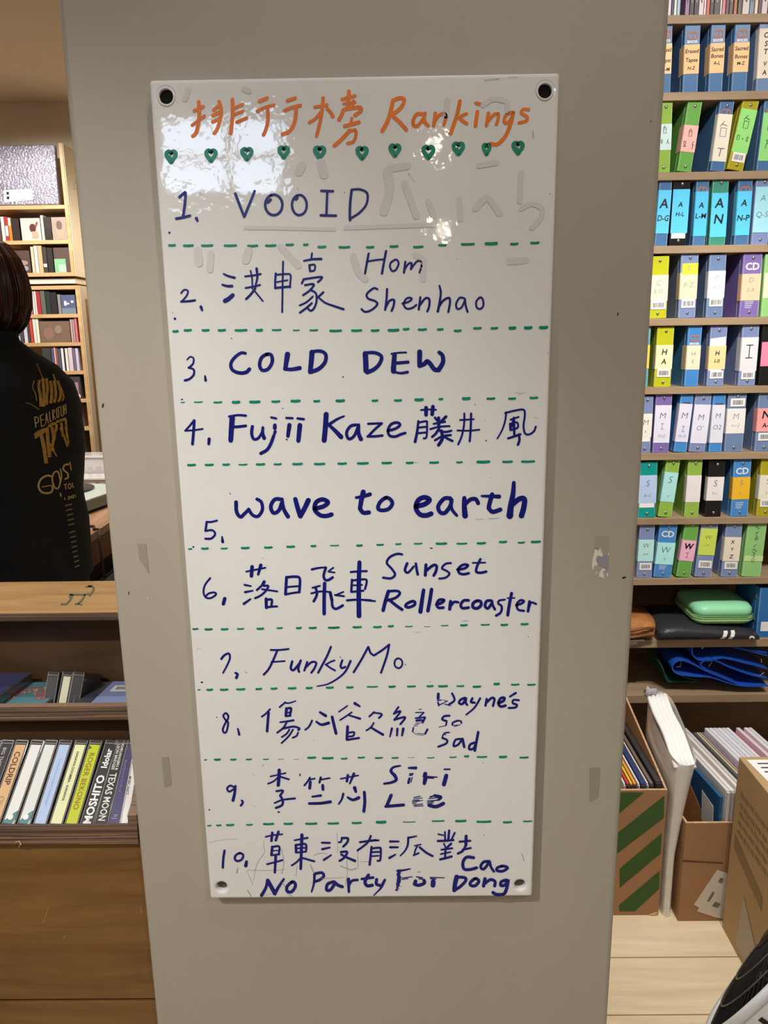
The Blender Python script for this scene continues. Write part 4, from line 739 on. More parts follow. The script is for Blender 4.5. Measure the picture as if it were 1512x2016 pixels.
def openbinder(lab, col, profs, rings, y0=0, y1=.16):
    xs = [p for pr in profs for p in pr]
    lo = min(at(x, y, YO).z for x, y in xs); c = at(sum(x for x, y in xs)/len(xs), 1360, YO)
    o = Vector((c.x, YO, max(zB+.0015, lo)))
    e = tag(empty('open_binder', o), lab, 'binder', 'emptied blue binders on the lowest shelf')
    for pr in profs:
        mb = MB(); sheet(mb, [(x, max(z, .0018)) for x, z in px_prof(pr, YO, o)], y0, y1); mb.build('cover', col, e, smooth=False)
    for rg in rings:
        pts = [at(x, y, YO)-o+Vector((0, .012, 0)) for x, y in rg]
        MB().tube(pts, .0012, 6).build('ring', M_RIV, e)
    return e
openbinder('dark green open binder lying beneath the blue ones on the lowest shelf', M_DGR, [[(1318, 1346), (1308, 1318), (1300, 1305)], [(1319, 1349), (1350, 1348), (1380, 1348)], [(1328, 1326), (1350, 1338), (1376, 1345)]], [], .02, .17)
openbinder('lowest blue open binder with its curled spine towards the pillar', M_COB, [[(1512, 1352), (1455, 1350), (1400, 1334), (1370, 1332), (1335, 1327), (1324, 1316), (1328, 1306), (1342, 1300), (1365, 1308), (1392, 1322), (1450, 1346)]], [[(1334, 1316), (1342, 1316), (1344, 1306), (1341, 1303)], [(1398, 1316), (1405, 1306)]])
openbinder('middle blue open binder lying across the lowest one', M_COB, [[(1512, 1338), (1480, 1330), (1440, 1316), (1404, 1300), (1384, 1305), (1382, 1313), (1400, 1325)]], [[(1490, 1331), (1500, 1333), (1508, 1327)]], .004, .16)
openbinder('topmost blue open binder with a white label on its curled spine', M_COB, [[(1512, 1319), (1470, 1307), (1425, 1297), (1400, 1302), (1376, 1300), (1364, 1288), (1366, 1268), (1378, 1263), (1430, 1272), (1512, 1292)]], [[(1384, 1276), (1388, 1270), (1391, 1274), (1385, 1280)], [(1502, 1300), (1503, 1308)]], .004, .16)
openbinder('narrow blue open binder resting at the right of the stack', M_COB, [[(1512, 1260), (1470, 1263), (1420, 1265), (1460, 1278), (1512, 1288)]], [[(1500, 1274), (1504, 1268)]], .006, .16)

# ---------------------------------------------------------------- boxes of records on the floor
M_CARD = mat('brown_cardboard', srgb(160, 119, 82), rough=.8, noise=.08, nscale=6); M_CARDL = mat('cut_cardboard_edge', srgb(206, 168, 132), rough=.85, noise=.25, nscale=120)
M_GSTR = mat('green_printed_stripe', srgb(58, 88, 38), rough=.8); M_CARD3 = mat('pale_cardboard', srgb(180, 149, 108), rough=.8, noise=.06, nscale=5)
def carton(name, lab, x0, x1, y0, y1, h, hb, m, wt=.005):
    e = tag(empty(name, ((x0+x1)/2, (y0+y1)/2, 0)), lab, 'box')
    a, b, c, d = x0-e.location.x, x1-e.location.x, y0-e.location.y, y1-e.location.y
    MB().box(a, b, c, c+wt, .0005, h).build('front_wall', m, e)
    MB().box(a, b, d-wt, d, .0005, hb).build('back_wall', m, e)
    for xa, xb in ((a, a+wt), (b-wt, b)):
        mb = MB(); mb.prism([(c+wt, .0005), (d-wt, .0005), (d-wt, hb), (c+wt, h)], 0, xa, xb); mb.build('side_wall', m, e)
        mb = MB(); mb.hexa([(xa, c+wt, h), (xb, c+wt, h), (xb, d-wt, hb), (xa, d-wt, hb), (xa, c+wt, h+.002), (xb, c+wt, h+.002), (xb, d-wt, hb+.002), (xa, d-wt, hb+.002)]); mb.build('corrugated_edge', M_CARDL, e)
    MB().box(a, b, c, c+wt, h, h+.002).build('corrugated_edge', M_CARDL, e)
    MB().box(a+wt, b-wt, c+wt, d-wt, .0005, .006).build('bottom', m, e)
    return e, (a, b, c, d)
Y1 = 1.744
h1 = at(1305, 1556, Y1).z
bx1, (a, b, c, d) = carton('record_box', 'brown cardboard box with green diagonal stripes, full of records', .37, at(1311, 1600, Y1).x, Y1, 2.14, h1, .452, M_CARD)
fb = lambda x, y: at(x, y, Y1-.0006)-bx1.location
for poly in ([(1226, 1614), (1226, 1588), (1229, 1562), (1306, 1556), (1307, 1566), (1222, 1640)][:0] or [(1222, 1560), (1268, 1560), (1222, 1599), (1110, 1686), (1110, 1646)], [(1110, 1721), (1110, 1762), (1221, 1676), (1307, 1610), (1308, 1566), (1221, 1636)], [(1220, 1710), (1220, 1748), (1301, 1680), (1303, 1640)], [(1219, 1782), (1219, 1794), (1250, 1794), (1298, 1750), (1299, 1714)]):
    MB().add([fb(x, y) for x, y in poly], [tuple(range(len(poly)))]).build('printed_stripe', M_GSTR, bx1)
MB().prism([(.0, .0), (.02, .008), (.02, .0)], 1, -.003, 0).build('lifted_flap', M_CARDL, bx1, loc=(b-.024, c, .002))
recs = [(.676, .014, (62, 60, 64), 'thick charcoal'), (.660, .009, (120, 104, 96), 'taupe'), (.6495, .004, (236, 232, 228), 'white'), (.638, .010, (52, 64, 120), 'navy blue'), (.6265, .005, (232, 226, 226), 'thin pale'), (.617, .007, (232, 160, 60), 'orange'), (.608, .006, (226, 200, 70), 'yellow'), (.599, .006, (206, 70, 74), 'red'), (.590, .005, (226, 226, 228), 'grey white')]
def record(x, th, c, nm, lab, grp, y0, z0, lean=.0, yl=.315, zl=.315, yaw=0):
    e = tag(empty('record', (x, y0, z0), (0, lean, yaw)), lab, 'record', grp)
    MB().box(-th/2+.0003, th/2-.0003, 0, yl, 0, zl).build('sleeve', mat('case_%d_%d_%d' % c, srgb(*c), rough=.4, coat=.2), e, bevel=.0008, seg=1)
    MB().box(-th/2+.0006, th/2-.0006, -.006, -.0002, .004, zl-.004).build('plastic_wrap_end', mat('dark_wrap_gloss', srgb(70, 64, 64), rough=.15) if sum(c) < 520 else mat('pale_wrap_gloss', srgb(206, 198, 196), rough=.2), e)
    return e
for i, (x, th, cc, nm) in enumerate(recs):
    record(x, th, cc, nm, f'{nm} record sleeve standing in the green striped box', 'records in the striped box', 1.775, .0075, zl=.362 if i else .368)
for i in range(0):
    record(.578-i*.02, .012, (110, 90+i*6, 80), '', 'record sleeve hidden behind the pillar in the striped box', 'hidden records in the striped box', 1.775, .0075) if i < 2 else None

# white plastic mailer standing between the boxes
M_MAIL = mat('milky_plastic', srgb(232, 228, 220), rough=.3, trans=.25, coat=.3, bump=.25, bscale=22)
xm = (at(1300, 1700, 1.74).x+at(1336, 1700, 1.74).x)/2+.004
ml = tag(empty('plastic_mailer', (xm, 1.86, .0008)), 'milky white plastic mailer standing upright between the two record boxes', 'mailer')
mb = MB(); rings = []
for i in range(13):
    t = i/12; zc = .475*t; wv = .015+.021*max(0, (t-.40)/.60)**1.3; back = .125
    top = 0 if t < .99 else 0
    rr = []
    for k in range(20):
        a_ = 2*math.pi*k/20
        yy = math.copysign(abs(math.cos(a_))**.5, math.cos(a_))*back
        slope = (yy+back)/(2*back)
        rr.append((math.copysign(abs(math.sin(a_))**.7, math.sin(a_))*wv*(1+.06*math.sin(5*t+k))+.034*max(0, t-.40), yy, zc*(.93+.17*slope) if t > .3 else zc))
    rings.append(rr)
mb.loft(rings, cap=False); mb.build('bag', M_MAIL, ml, smooth=True)
mb = MB()
for s_ in (-.028, -.014, .0, .014, .028):
    pts = [(s_*.8+.019, -.115+.23*k/8, .468*(.93+.17*k/8)-.006*math.cos(k)) for k in range(9)]
    mb.tube(pts, .0065, 8)
mb.build('folded_top', mat('white_foam_sheet', srgb(244, 243, 240), rough=.5), ml, smooth=True)
mb = MB().tube([(-.012+.004*k, .118+.004*math.sin(k*2), .520+.010*math.sin(k*1.7)) for k in range(9)], [.006, .011, .013, .012, .014, .012, .010, .008, .004], 8)
mb.build('crumpled_end', mat('crumpled_clear_plastic', srgb(170, 164, 166), rough=.15, bump=.6, bscale=90), ml, smooth=True)

# second box
Y2 = 1.722
h2 = at(1385, 1621, Y2).z
x2 = at(1344, 1700, Y2).x
bx2, (a, b, c, d) = carton('record_box', 'plain brown cardboard box of white sleeved records with a torn packing slip', x2, x2+.47, Y2, 2.12, h2, .27, M_CARD)
MB().box(a+.006, b-.006, c+.006, d-.006, .0065, .033).build('cardboard_insert', M_CARD, bx2)
fb2 = lambda x, y, k=.0008: at(x, y, Y2-k)-bx2.location
MB().add([fb2(*p) for p in ((1344, 1693), (1424, 1698), (1424, 1700), (1344, 1696))], [(0, 1, 2, 3)]).build('fold_seam', mat('dark_cardboard_seam', srgb(96, 64, 40), rough=.9), bx2)
MB().add([fb2(*p) for p in ((1366, 1781), (1412, 1712), (1440, 1722), (1440, 1812), (1408, 1806), (1372, 1794), (1376, 1787))], [tuple(range(7))]).build('packing_slip', mat('slip_paper', srgb(206, 196, 182), rough=.5, noise=.06), bx2)
slip_ = bx2.children[-1]
for q in ([(1392, 1774), (1396, 1776), (1407, 1758), (1403, 1755)], [(1402, 1784), (1413, 1787), (1419, 1780), (1408, 1775)], [(1414, 1736), (1421, 1739), (1425, 1730), (1418, 1728)]):
    MB().add([fb2(x, y, .0014) for x, y in q], [(0, 1, 2, 3)]).build('slip_print', mat('slip_ink', srgb(118, 108, 100), rough=.6), slip_)
# records in the second box: blue one at the front left, then groups
pos = x2+.012
e = tag(empty('record', (x2+.090, 1.736, .0345), (0, 0, math.radians(6))), 'blue record sleeve with orange artwork and a white sticker, front of the plain box', 'record')
MB().box(-.004, .004, 0, .318, 0, .318).build('sleeve', mat('deep_blue_sleeve', srgb(28, 92, 140), rough=.35, coat=.4), e)
MB().prism([(.02, .02), (.19, .06), (.27, .24), (.16, .27), (.03, .2)], 0, -.0046, -.0041).build('orange_artwork', mat('orange_artwork', srgb(206, 140, 86), rough=.4), e)
MB().prism([(.015, .19), (.075, .205), (.085, .285), (.025, .275)], 0, -.0052, -.0046).build('price_sticker', M_STK, e)
st = MB()
for k in range(7): st.prism([(.12+.02*k, .02+.015*(k % 3)), (.128+.02*k, .02+.015*(k % 3)), (.126+.02*k, .032+.015*(k % 3))], 0, -.0052, -.0046)
st.prism([(.10+.02*math.cos(k), .075+.022*math.sin(k)) for k in range(6)], 0, -.0052, -.0046); st.build('cover_speckles', mat('maroon_spot', srgb(110, 50, 54), rough=.4), e)
rb = [(.010, (226, 220, 216), 'cream white'), (.010, (236, 232, 230), 'bright white'), (.009, (220, 212, 206), 'ivory'), (.010, (232, 226, 222), 'off white'), (.009, (214, 206, 202), 'pearl white'), (.008, (84, 84, 88), 'graphite'), (.008, (66, 66, 70), 'dark slate'), (.008, (92, 94, 98), 'steel grey'), (.006, (210, 204, 150), 'olive cream'),
      (.007, (176, 150, 150), 'dusty mauve'), (.006, (140, 122, 126), 'grey mauve'), (.011, (226, 224, 234), 'lilac white'), (.011, (234, 232, 240), 'cool white'), (.011, (220, 220, 232), 'blue white'), (.011, (236, 234, 238), 'glossy white'), (.011, (224, 222, 230), 'silver white'), (.011, (230, 228, 236), 'milk white'), (.008, (196, 116, 128), 'rose red'), (.008, (180, 90, 104), 'raspberry'), (.011, (232, 214, 220), 'blush white'), (.009, (216, 150, 160), 'pink'), (.011, (236, 230, 232), 'shell white'), (.011, (222, 220, 224), 'chalk white')]
x = x2+.100
for th, cc, nm in rb:
    y0 = 1.736
    record(x+th/2, th, cc, nm, f'{nm} record sleeve in the plain brown box', 'records in the plain box', y0, .0335, yaw=math.radians(6), yl=.318, zl=.324+(.014 if 'white' in nm else 0)); x += th+.0012

# closed carton at the right
Y3b = 1.700; zt3 = at(1440, 1490, Y3b).z
pA = at(1426, 1812, Y3b); pB = at(1474, 1924, 1.54)
e3 = tag(empty('carton', (pA.x+.30, 1.50, 0)), 'closed pale cardboard carton with printed side, right of the plain record box', 'box')
xa, xb_ = pA.x-.004-e3.location.x, pA.x+.58-e3.location.x
MB().hexa([(xa, .2, .001), (xa-.006, -.30, .001), (xb_, -.30, .001), (xb_, .2, .001), (xa, .2, zt3), (xa-.006, -.30, zt3), (xb_, -.30, zt3), (xb_, .2, zt3)][0:1]+[(xa-.006, -.30, .001), (xb_, -.30, .001), (xb_, .2, .001), (xa, .2, zt3), (xa-.006, -.30, zt3), (xb_, -.30, zt3), (xb_, .2, zt3)]).build('body', M_CARD3, e3, bevel=.002)
fl3 = MB().box(xa-.004, xb_, -.048, -.046, zt3, zt3+.0012); fl3.build('flap_seam', mat('dark_cardboard_seam', (0, 0, 0)), e3)
MB().add([(xa+.012, .185, zt3+.0006), (xa+.022, .06, zt3+.0006), (xa+.16, .06, zt3+.0006), (xa+.16, .185, zt3+.0006)], [(0, 1, 2, 3)]).build('address_label', M_STK, e3)
lt = MB()
for k in range(4): lt.box(xa+.03, xa+.03+.08-.01*k, .165-k*.018, .170-k*.018, zt3+.0006, zt3+.0011)
lt.build('label_print', M_BAR, [c_ for c_ in e3.children if c_.name.startswith('address_label')][0])
sd = lambda y, z, k=.0007: (xa-.006*(.2-y)/.5-k, y, z)
MB().add([sd(y, z) for y, z in ((.20, zt3), (.20, zt3-.05), (-.1, zt3-.02), (-.3, zt3-.015), (-.3, zt3))][:4], [(0, 1, 2, 3)]).build('tape_strip', mat('packing_tape_clear', srgb(196, 166, 120), rough=.15), e3) if False else None
pr3 = MB(); rnd = random.Random(3)
for r_, (zc, y0, n_) in enumerate(((.40, .17, 9), (.372, .17, 10), (.35, .17, 8), (.325, .17, 9), (.30, .17, 7))):
    yy = y0
    for k in range(n_):
        l = rnd.uniform(.012, .03); pr3.add([sd(yy, zc), sd(yy-l, zc-.003), sd(yy-l, zc+.007), sd(yy, zc+.01)], [(0, 1, 2, 3)]); yy -= l+.006
pr3.add([sd(.18, .25), sd(.02, .20), sd(.02, .235), sd(.18, .29)], [(0, 1, 2, 3)])
pr3.build('side_print', mat('faded_brown_print', srgb(144, 118, 80), rough=.8), e3)
MB().add([sd(y, z, .0012) for y, z in ((.12, .02), (.105, .17), (-.02, .05), (-.10, -.0+.01))], [(0, 1, 2, 3)]).build('torn_label', mat('grey_torn_paper', srgb(176, 164, 144), rough=.7), e3)

# floor fan tilted up in the right foreground
M_FW = mat('white_fan_plastic', srgb(234, 235, 238), rough=.35); M_FB = mat('black_fan_plastic', srgb(22, 22, 24), rough=.35)
fc = at(1548, 1862, 1.10)
fan = tag(empty('floor_fan', (fc.x+.02, 1.10, 0)), 'white and black floor fan tilted upward in the lower right corner', 'fan')
# disc axis: nearly perpendicular to the view, pointing up and left in the picture
view = (fc-CAMP).normalized()
imr, imd = RX, DN
pl = (imr*.72+imd*.69); pl = (pl-view*pl.dot(view)).normalized()
nrm = (-pl*.99 - view*.115).normalized()
ua = nrm.cross(view).normalized(); ub = nrm.cross(ua).normalized()
R0 = .196
O = fc-fan.location
def ring(r, off, n=64): return [O+nrm*off+(ua*math.cos(2*math.pi*k/n)+ub*math.sin(2*math.pi*k/n))*r for k in range(n)]
MB().loft([ring(R0-.006, .004), ring(R0-.003, .008), ring(R0, .004), ring(R0, -.006), ring(R0-.008, -.006), ring(R0-.006, .004)], cap=False).build('rim', M_FW, fan, smooth=True)
MB().loft([ring(R0-.006, -.004), ring(R0-.012, -.045), ring(R0-.03, -.085), ring(R0-.075, -.115), ring(.05, -.125), ring(.001, -.126)], cap=False).build('shell', M_FW, fan, smooth=True)
MB().loft([ring(R0-.010, -.005), ring(R0-.016, -.043), ring(R0-.034, -.078), ring(.02, -.1), ring(.001, -.1)], cap=False).build('inner_shell', M_FB, fan, smooth=True)
g = MB(); N = 80
for k in range(N):
    a_ = 2*math.pi*k/N
    pth = []
    for r_ in (R0-.006, R0*.8, R0*.6, R0*.4, R0*.2): 
        aa = a_+.35*(1-r_/R0); pth.append(O+nrm*(-.001+.028*(1-(r_/R0)**2))+(ua*math.cos(aa)+ub*math.sin(aa))*r_)
    g.tube(pth, .0013, 5)
gr_ = g.build('grille', M_FB, fan)
for r_, h_ in ((R0*.75, .0125), (R0*.5, .021)):
    mb = MB(); pp = ring(r_, h_, 48); mb.tube(pp+[pp[0]], .0014, 6); mb.build('grille_ring', mat('grey_grille_ring', srgb(96, 92, 84), rough=.4), gr_)
MB().loft([ring(.036, .010), ring(.036, .028), ring(.02, .032)]).build('hub', M_FB, fan)
sl = MB()
for k in range(46):
    a_ = 2*math.pi*k/46
    for off0, off1, r0_, r1_ in ((-.016, -.038, R0-.0065, R0-.0095), (-.052, -.078, R0-.0135, R0-.0255)):
        def P(off, r_, da): return O+nrm*off+(ua*math.cos(a_+da)+ub*math.sin(a_+da))*r_
        sl.add([P(off0, r0_, 0), P(off1, r1_, .02), P(off1, r1_, .07), P(off0, r0_, .05)], [(0, 1, 2, 3)])
sl.build('vent_slots', M_FB, fan)
q = O-nrm*.115
MB().tube([q, Vector((q.x, q.y, q.z-.10)), Vector((q.x, q.y, .02))], .016, 14).build('stand', M_FW, fan)
MB().tube([(q.x, q.y, .0005), (q.x, q.y, .018), (q.x, q.y, .024)], [.13, .13, .10], 36).build('base', M_FW, fan)

# ================================================================ left: stepped cassette stand against the pillar
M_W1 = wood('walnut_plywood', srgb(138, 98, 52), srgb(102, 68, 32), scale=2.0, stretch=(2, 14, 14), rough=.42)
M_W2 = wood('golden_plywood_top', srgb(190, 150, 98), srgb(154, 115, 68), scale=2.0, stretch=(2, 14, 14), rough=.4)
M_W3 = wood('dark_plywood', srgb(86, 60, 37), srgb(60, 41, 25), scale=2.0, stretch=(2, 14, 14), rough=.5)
M_PLY = ply('plywood_edge')
FX0, FX1 = -1.25, -.3065
zL = at(150, 1625, .805).z; zLb = at(150, 1661, .805).z
zG = at(200, 1969, .812).z
stand = tag(empty('cassette_stand', (FX1, .82, 0)), 'stepped brown plywood display stand butting against the left of the pillar', 'display stand')
so = stand.location
def fb_(y0, y1, z0, z1, name, m, bev=.0008, x0=FX0, x1=FX1): return MB().box(x0-so.x, x1-so.x, y0-so.y, y1-so.y, z0, z1).build(name, m, stand, bevel=bev)
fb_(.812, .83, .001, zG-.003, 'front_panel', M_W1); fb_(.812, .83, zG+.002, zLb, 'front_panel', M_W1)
zmid = (zL+zLb)/2
fb_(.803, .812, zLb, zLb+.010, 'tray_base_edge', M_PLY); fb_(.805, .8092, zLb+.0102, zL, 'tray_lip', M_PLY)
fb_(.8305, .9495, zLb-.050, zLb-.037, 'tray_floor', M_W3)
fb_(.818, .83, zLb-.062, zLb-.0005, 'tray_lip_board', M_W3)
# plywood cheek at the pillar end of the lower tray
MB().prism([(.806-so.y, zLb+.011), (.93-so.y, zLb+.011), (.93-so.y, zLb+.085), (.896-so.y, zLb+.078), (.806-so.y, zL+.012)], 0, FX1-.011-so.x, FX1-so.x).build('end_cheek', M_PLY, stand)
zU = at(150, 1390, .925).z; zUb = at(150, 1411, .925).z
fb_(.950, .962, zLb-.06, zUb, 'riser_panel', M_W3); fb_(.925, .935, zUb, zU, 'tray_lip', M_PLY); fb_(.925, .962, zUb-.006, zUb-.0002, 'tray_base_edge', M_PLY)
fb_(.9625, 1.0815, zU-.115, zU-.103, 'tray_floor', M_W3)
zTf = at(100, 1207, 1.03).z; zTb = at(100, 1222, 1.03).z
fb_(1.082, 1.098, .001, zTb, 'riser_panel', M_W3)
YTB = .82
for YTB_ in [1.1+.002*k for k in range(80)]:
    if at(100, 1146, YTB_).z <= zTf: break
fb_(1.03, YTB_, zTb, zTf-.0005, 'ledge_edge', M_PLY, bev=0)
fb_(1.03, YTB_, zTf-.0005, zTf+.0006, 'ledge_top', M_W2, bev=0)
fb_(YTB_-.02, YTB_, .001, zTb, 'back_panel', M_W3)
def on_top(x, y): 
    d_ = ray(x, y); k = (zTf+.0009-CAM_Z)/d_.z; return CAMP+d_*k-so
sk = MB(); zz5 = lambda s: [(float(a)/5.04, 1130+float(b)/5.04) for a, b in (p.split(',') for p in s.split())]
for w, s_ in ((5, '880,120 930,135 920,170 890,215'), (4, '850,130 910,118'), (5, '720,210 700,250 660,295 610,300'), (4, '700,205 840,205 880,195'), (5, '840,210 820,250 780,290 750,298'), (4, '780,298 810,305'), (5, '700,205 690,225')):
    ribbon(sk, zz5(s_), w*.8, on_top)
sk.build('worn_sticker', mat('worn_green_sticker', srgb(92, 94, 70), rough=.5), stand)
hr = MB()
hr.tube([Vector(at(36, 1669, .8115)-so), Vector(at(41, 1662, .800)-so), Vector(at(38, 1656, .802)-so), Vector(at(31, 1658, .8025)-so)], .0007, 6); hr.build('loose_thread', mat('pale_thread', srgb(206, 180, 130), rough=.6), stand)
sc = MB()
for (x0, y0, x1, y1) in ((96, 1785, 85, 1818), (128, 1842, 125, 1848), (277, 1785, 279, 1798)): ribbon(sc, [(x0, y0), (x1, y1)], 1.0, lambda x, y: at(x, y, .8116)-so)
sc.build('scratch_mark', mat('pale_scratch', srgb(188, 146, 88), rough=.6), stand)

# cassettes, spines up, leaning back
M_CASE = mat('smoky_cassette_case', srgb(72, 68, 68), rough=.12, coat=.6); M_CLR = mat('clear_wrap', srgb(176, 172, 170), rough=.08, trans=.55, alpha=.5)
def cassette(Bp, Tp, th, cc, lab, texts=(), dark=False, extra=None, name='cassette_tape', cardw=.76, L=.109):
    al = (Tp-Bp).normalized(); xx = Vector((1, 0, 0)); xx = (xx-al*xx.dot(al)).normalized(); nn = xx.cross(al).normalized()
    M = Matrix((xx, al, nn)).transposed().to_4x4(); M.translation = Bp
    e = tag(empty(name, None, matrix=M), lab, 'cassette', 'cassettes in the lower tray')
    h = th/2
    MB().box(-h, h, 0, L, -.068, -.0008).build('case', M_CASE, e, bevel=.0012)
    MB().box(-h*cardw, h*cardw, .004, L-.007, -.0009, -.0003).build('spine_card', mat('card_%d_%d_%d' % cc, srgb(*cc), rough=.35, coat=.5), e)
    crd_ = [c_ for c_ in e.children if c_.name.startswith('spine_card')][0]
    ed = MB()
    for sx in (-1, 1): ed.box(sx*h*.9-.0004, sx*h*.9+.0004, .001, L-.001, -.0009, -.0002)
    ed.box(-h*.9, h*.9, .0012, .002, -.0009, -.0002); ed.box(-h*.9, h*.9, L-.0055, L-.0045, -.0009, -.0002)
    ed.build('case_rim', mat('case_rim_highlight', srgb(150, 146, 144), rough=.15), e)
    for (s, yc, hh, mw, up, tc, uo, bold) in texts:
        mb = MB()
        f = (lambda u, v: Vector((uo-v, yc+u, .0))) if up else (lambda u, v: Vector((uo+v, yc-u, .0)))
        put_text(mb, s, f, hh, mw, bold=bold)
        mb.build('spine_lettering', mat('letter_%d_%d_%d' % tc, srgb(*tc), rough=.5), crd_)
    if extra: extra(e, h, L)
    return e
def logo(e, h, L):
    MB().prism([(-h*.76, .004), (h*.5, .004), (h*.76, .010), (h*.76, .020), (h*.3, .017), (-h*.3, .011), (-h*.76, .0075)], 2, -.0004, -.0001).build('teal_corner', mat('teal_corner_print', srgb(90, 134, 138), rough=.4), e)
    MB().disc((0, .0115, -.0003), (0, 0, 1), .0032, .0006).build('round_logo', M_STK, e)
WH, BK = (236, 236, 234), (34, 32, 32)
caps = [(-77, 3, (150, 176, 214), 'pale blue cassette at the left end of the lower tray', [], None),
 (-46, 24, (62, 60, 62), 'dark grey cassette with small white lettering, left of the peach one', [('BIG THIEF', .085, .0045, .03, 0, (206, 200, 196), 0, 0)], None),
 (-16, 52, (218, 178, 132), 'peach cassette lettered COLDRIP in the lower tray', [('COLDRIP', .072, .0075, .045, 0, (84, 52, 36), 0, .015), ('Olum', .026, .007, .022, 0, (120, 90, 64), 0, -.02)], None),
 (14, 82, (230, 230, 226), 'plain white cassette beside the peach one', [], logo),
 (44.6, 109, (226, 226, 224), 'plain white cassette beside the pale blue one', [], logo),
 (76, 137, (180, 200, 232), 'pale blue cassette with faint lettering between the white and the cream ones', [('SONGS FOR A SLEEPY PASSENGER', .055, .0028, .075, 0, (150, 176, 220), 0, 0)], None),
 (107.6, 167.7, (228, 230, 180), 'pale cream cassette with small black lettering', [('HAGAWA DOUMBIA - KANAWA', .062, .0033, .062, 0, (50, 48, 40), 0, .02)], None),
 (138, 196, (192, 202, 40), 'lime yellow cassette lettered ROGER BEKONO', [('ROGER BEKONO', .056, .0068, .072, 0, (140, 92, 30), 0, .0), ('.', .098, .012, .01, 0, (90, 84, 20), 0, .05)], None),
 (168, 227, (50, 47, 48), 'black cassette with big white block lettering MOSHITO', [('MOSHITO', .033, .0098, .062, 1, WH, 0, .03), ('Idolar', .084, .0078, .03, 1, WH, 0, .03)], None),
 (197, 246.5, (40, 38, 38), 'black cassette lettered TEXAS MOON', [('TEXAS MOON', .036, .0088, .058, 0, (226, 222, 216), 0, .015), ('KHRUANGBIN &', .086, .0036, .034, 0, (216, 212, 206), .0024, .03), ('LEON BRIDGES', .086, .0036, .034, 0, (216, 212, 206), -.0024, .03)], None),
 (223, 262, (72, 66, 108), 'dark purple cassette with thin script beside the pillar', [('Kind hearts kindred', .062, .0036, .07, 0, (170, 164, 196), 0, -.02), ('RJ', .012, .005, .01, 0, (196, 190, 214), 0, -.02)], None),
 (249, 275, (230, 226, 224), 'white cassette against the end cheek by the pillar', [('MUSIC FACT', .05, .003, .03, 0, (70, 66, 66), 0, .02)], None)]
YBt = .8108
for (xb, xt, cc, lab, tx_, ex_) in caps:
    Bp = at(xb, 1628, YBt); Tq = at(xt, 1463, .905)
    Bp.x = min(Bp.x, FX1-.0215); dirv = Vector((max(-.012, min(.03, Tq.x-Bp.x)), .0845, .066)).normalized()
    cassette(Bp, Bp+dirv, .0172, cc, lab, tx_, extra=ex_)
# peaked cellophane on the peach cassette
# ---- upper tray
def flat_tape(x, y0, z, rot, cc, lab, wdt=.070, dep=.10, deco=None, tilt=-.10):
    y0 = .9645
    MB().box(x-so.x-wdt*.4, x-so.x+wdt*.4, y0+.005-so.y, y0+dep*.9-so.y, zU-.1028, z-.0105).build('spacer_block', M_W3, stand)
    e = tag(empty('cassette_tape', (x, y0, z), (tilt, 0, rot)), lab, 'cassette', 'cassettes in the upper tray')
    MB().box(-wdt/2, wdt/2, 0, dep, 0, .0165).build('case', M_CASE, e, bevel=.001)
    MB().box(-wdt/2+.003, wdt/2-.003, .003, dep-.004, .0162, .0168).build('cover_card', mat('cover_%d_%d_%d' % cc, srgb(*cc), rough=.3, coat=.5), e)
    if deco: deco(e, wdt, dep)
    return e
zF = zU-.0495
def deco_red(e, w, d):
    mb = MB(); rnd = random.Random(2)
    for r_ in (.017, .023, .028):
        pts = [(r_*math.cos(math.pi*k/12)*1.05, .026+r_*math.sin(math.pi*k/12)*1.7) for k in range(13)]
        ribbon(mb, pts, .0035, lambda x, y: Vector((x, y, .0171)))
    mb.build('red_emblem', mat('red_swirl_print', srgb(190, 86, 92), rough=.4), e)
    mb = MB()
    for k in range(26):
        a_ = rnd.uniform(0, math.pi); r_ = rnd.uniform(.012, .031); mb.disc((r_*math.cos(a_), .026+r_*1.7*math.sin(a_), .0171), (0, 0, 1), rnd.uniform(.0007, .0018), .0003, 8)
    mb.build('emblem_dots', mat('pale_orange_dots', srgb(236, 186, 140), rough=.4), e)
def deco_bar(e, w, d):
    MB().box(-.024, .012, .055, .078, .0168, .0171).build('price_sticker', M_STK, e)
    mb = MB()
    for k in range(8): mb.box(-.018+k*.003, -.0165+k*.003, .061, .072, .0171, .0173)
    mb.build('barcode', M_BAR, e)
pz = lambda x, y: at(x, y, 1.0)
xt1 = at(46, 1370, .995).x
flat_tape(xt1, .9495, zU-.037, 0, (88, 144, 156), 'teal cassette with a red round emblem lying flat in the upper tray', deco=deco_red, wdt=.082)
flat_tape(at(236, 1370, .995).x, .9495, zU-.037, 0, (146, 164, 214), 'periwinkle cassette with a barcode sticker lying flat by the pillar', wdt=.074, deco=deco_bar)
flat_tape(at(174, 1378, .995).x, .9495, zU-.038, 0, (70, 76, 88), 'dark slate cassette lying flat behind the standing ones', wdt=.026)
flat_tape(at(-24, 1350, .995).x, .9495, zU-.022, 0, (54, 60, 110), 'navy cassette lying flat at the left edge of the upper tray', wdt=.058)
def up_tape(xb, xt, cc, lab, th, cardw, ztop=1.064, txt=()):
    T = at(xt, 1322, 1.012); Bq = T-Vector((T.x-at(xb, 1388, .99).x, .050, .0965)).normalized()*.109
    al = (T-Bq).normalized()
    e = cassette(Bq, T, th, cc, lab, txt, cardw=cardw); e['group'] = 'cassettes in the upper tray'; return e
up_tape(88, 106, (66, 64, 64), 'dark cassette standing left of the one with a pale yellow spine', .0165, .8)
up_tape(113, 134, (224, 220, 190), 'cassette with a pale yellow and white spine standing in the upper tray', .0165, .62)
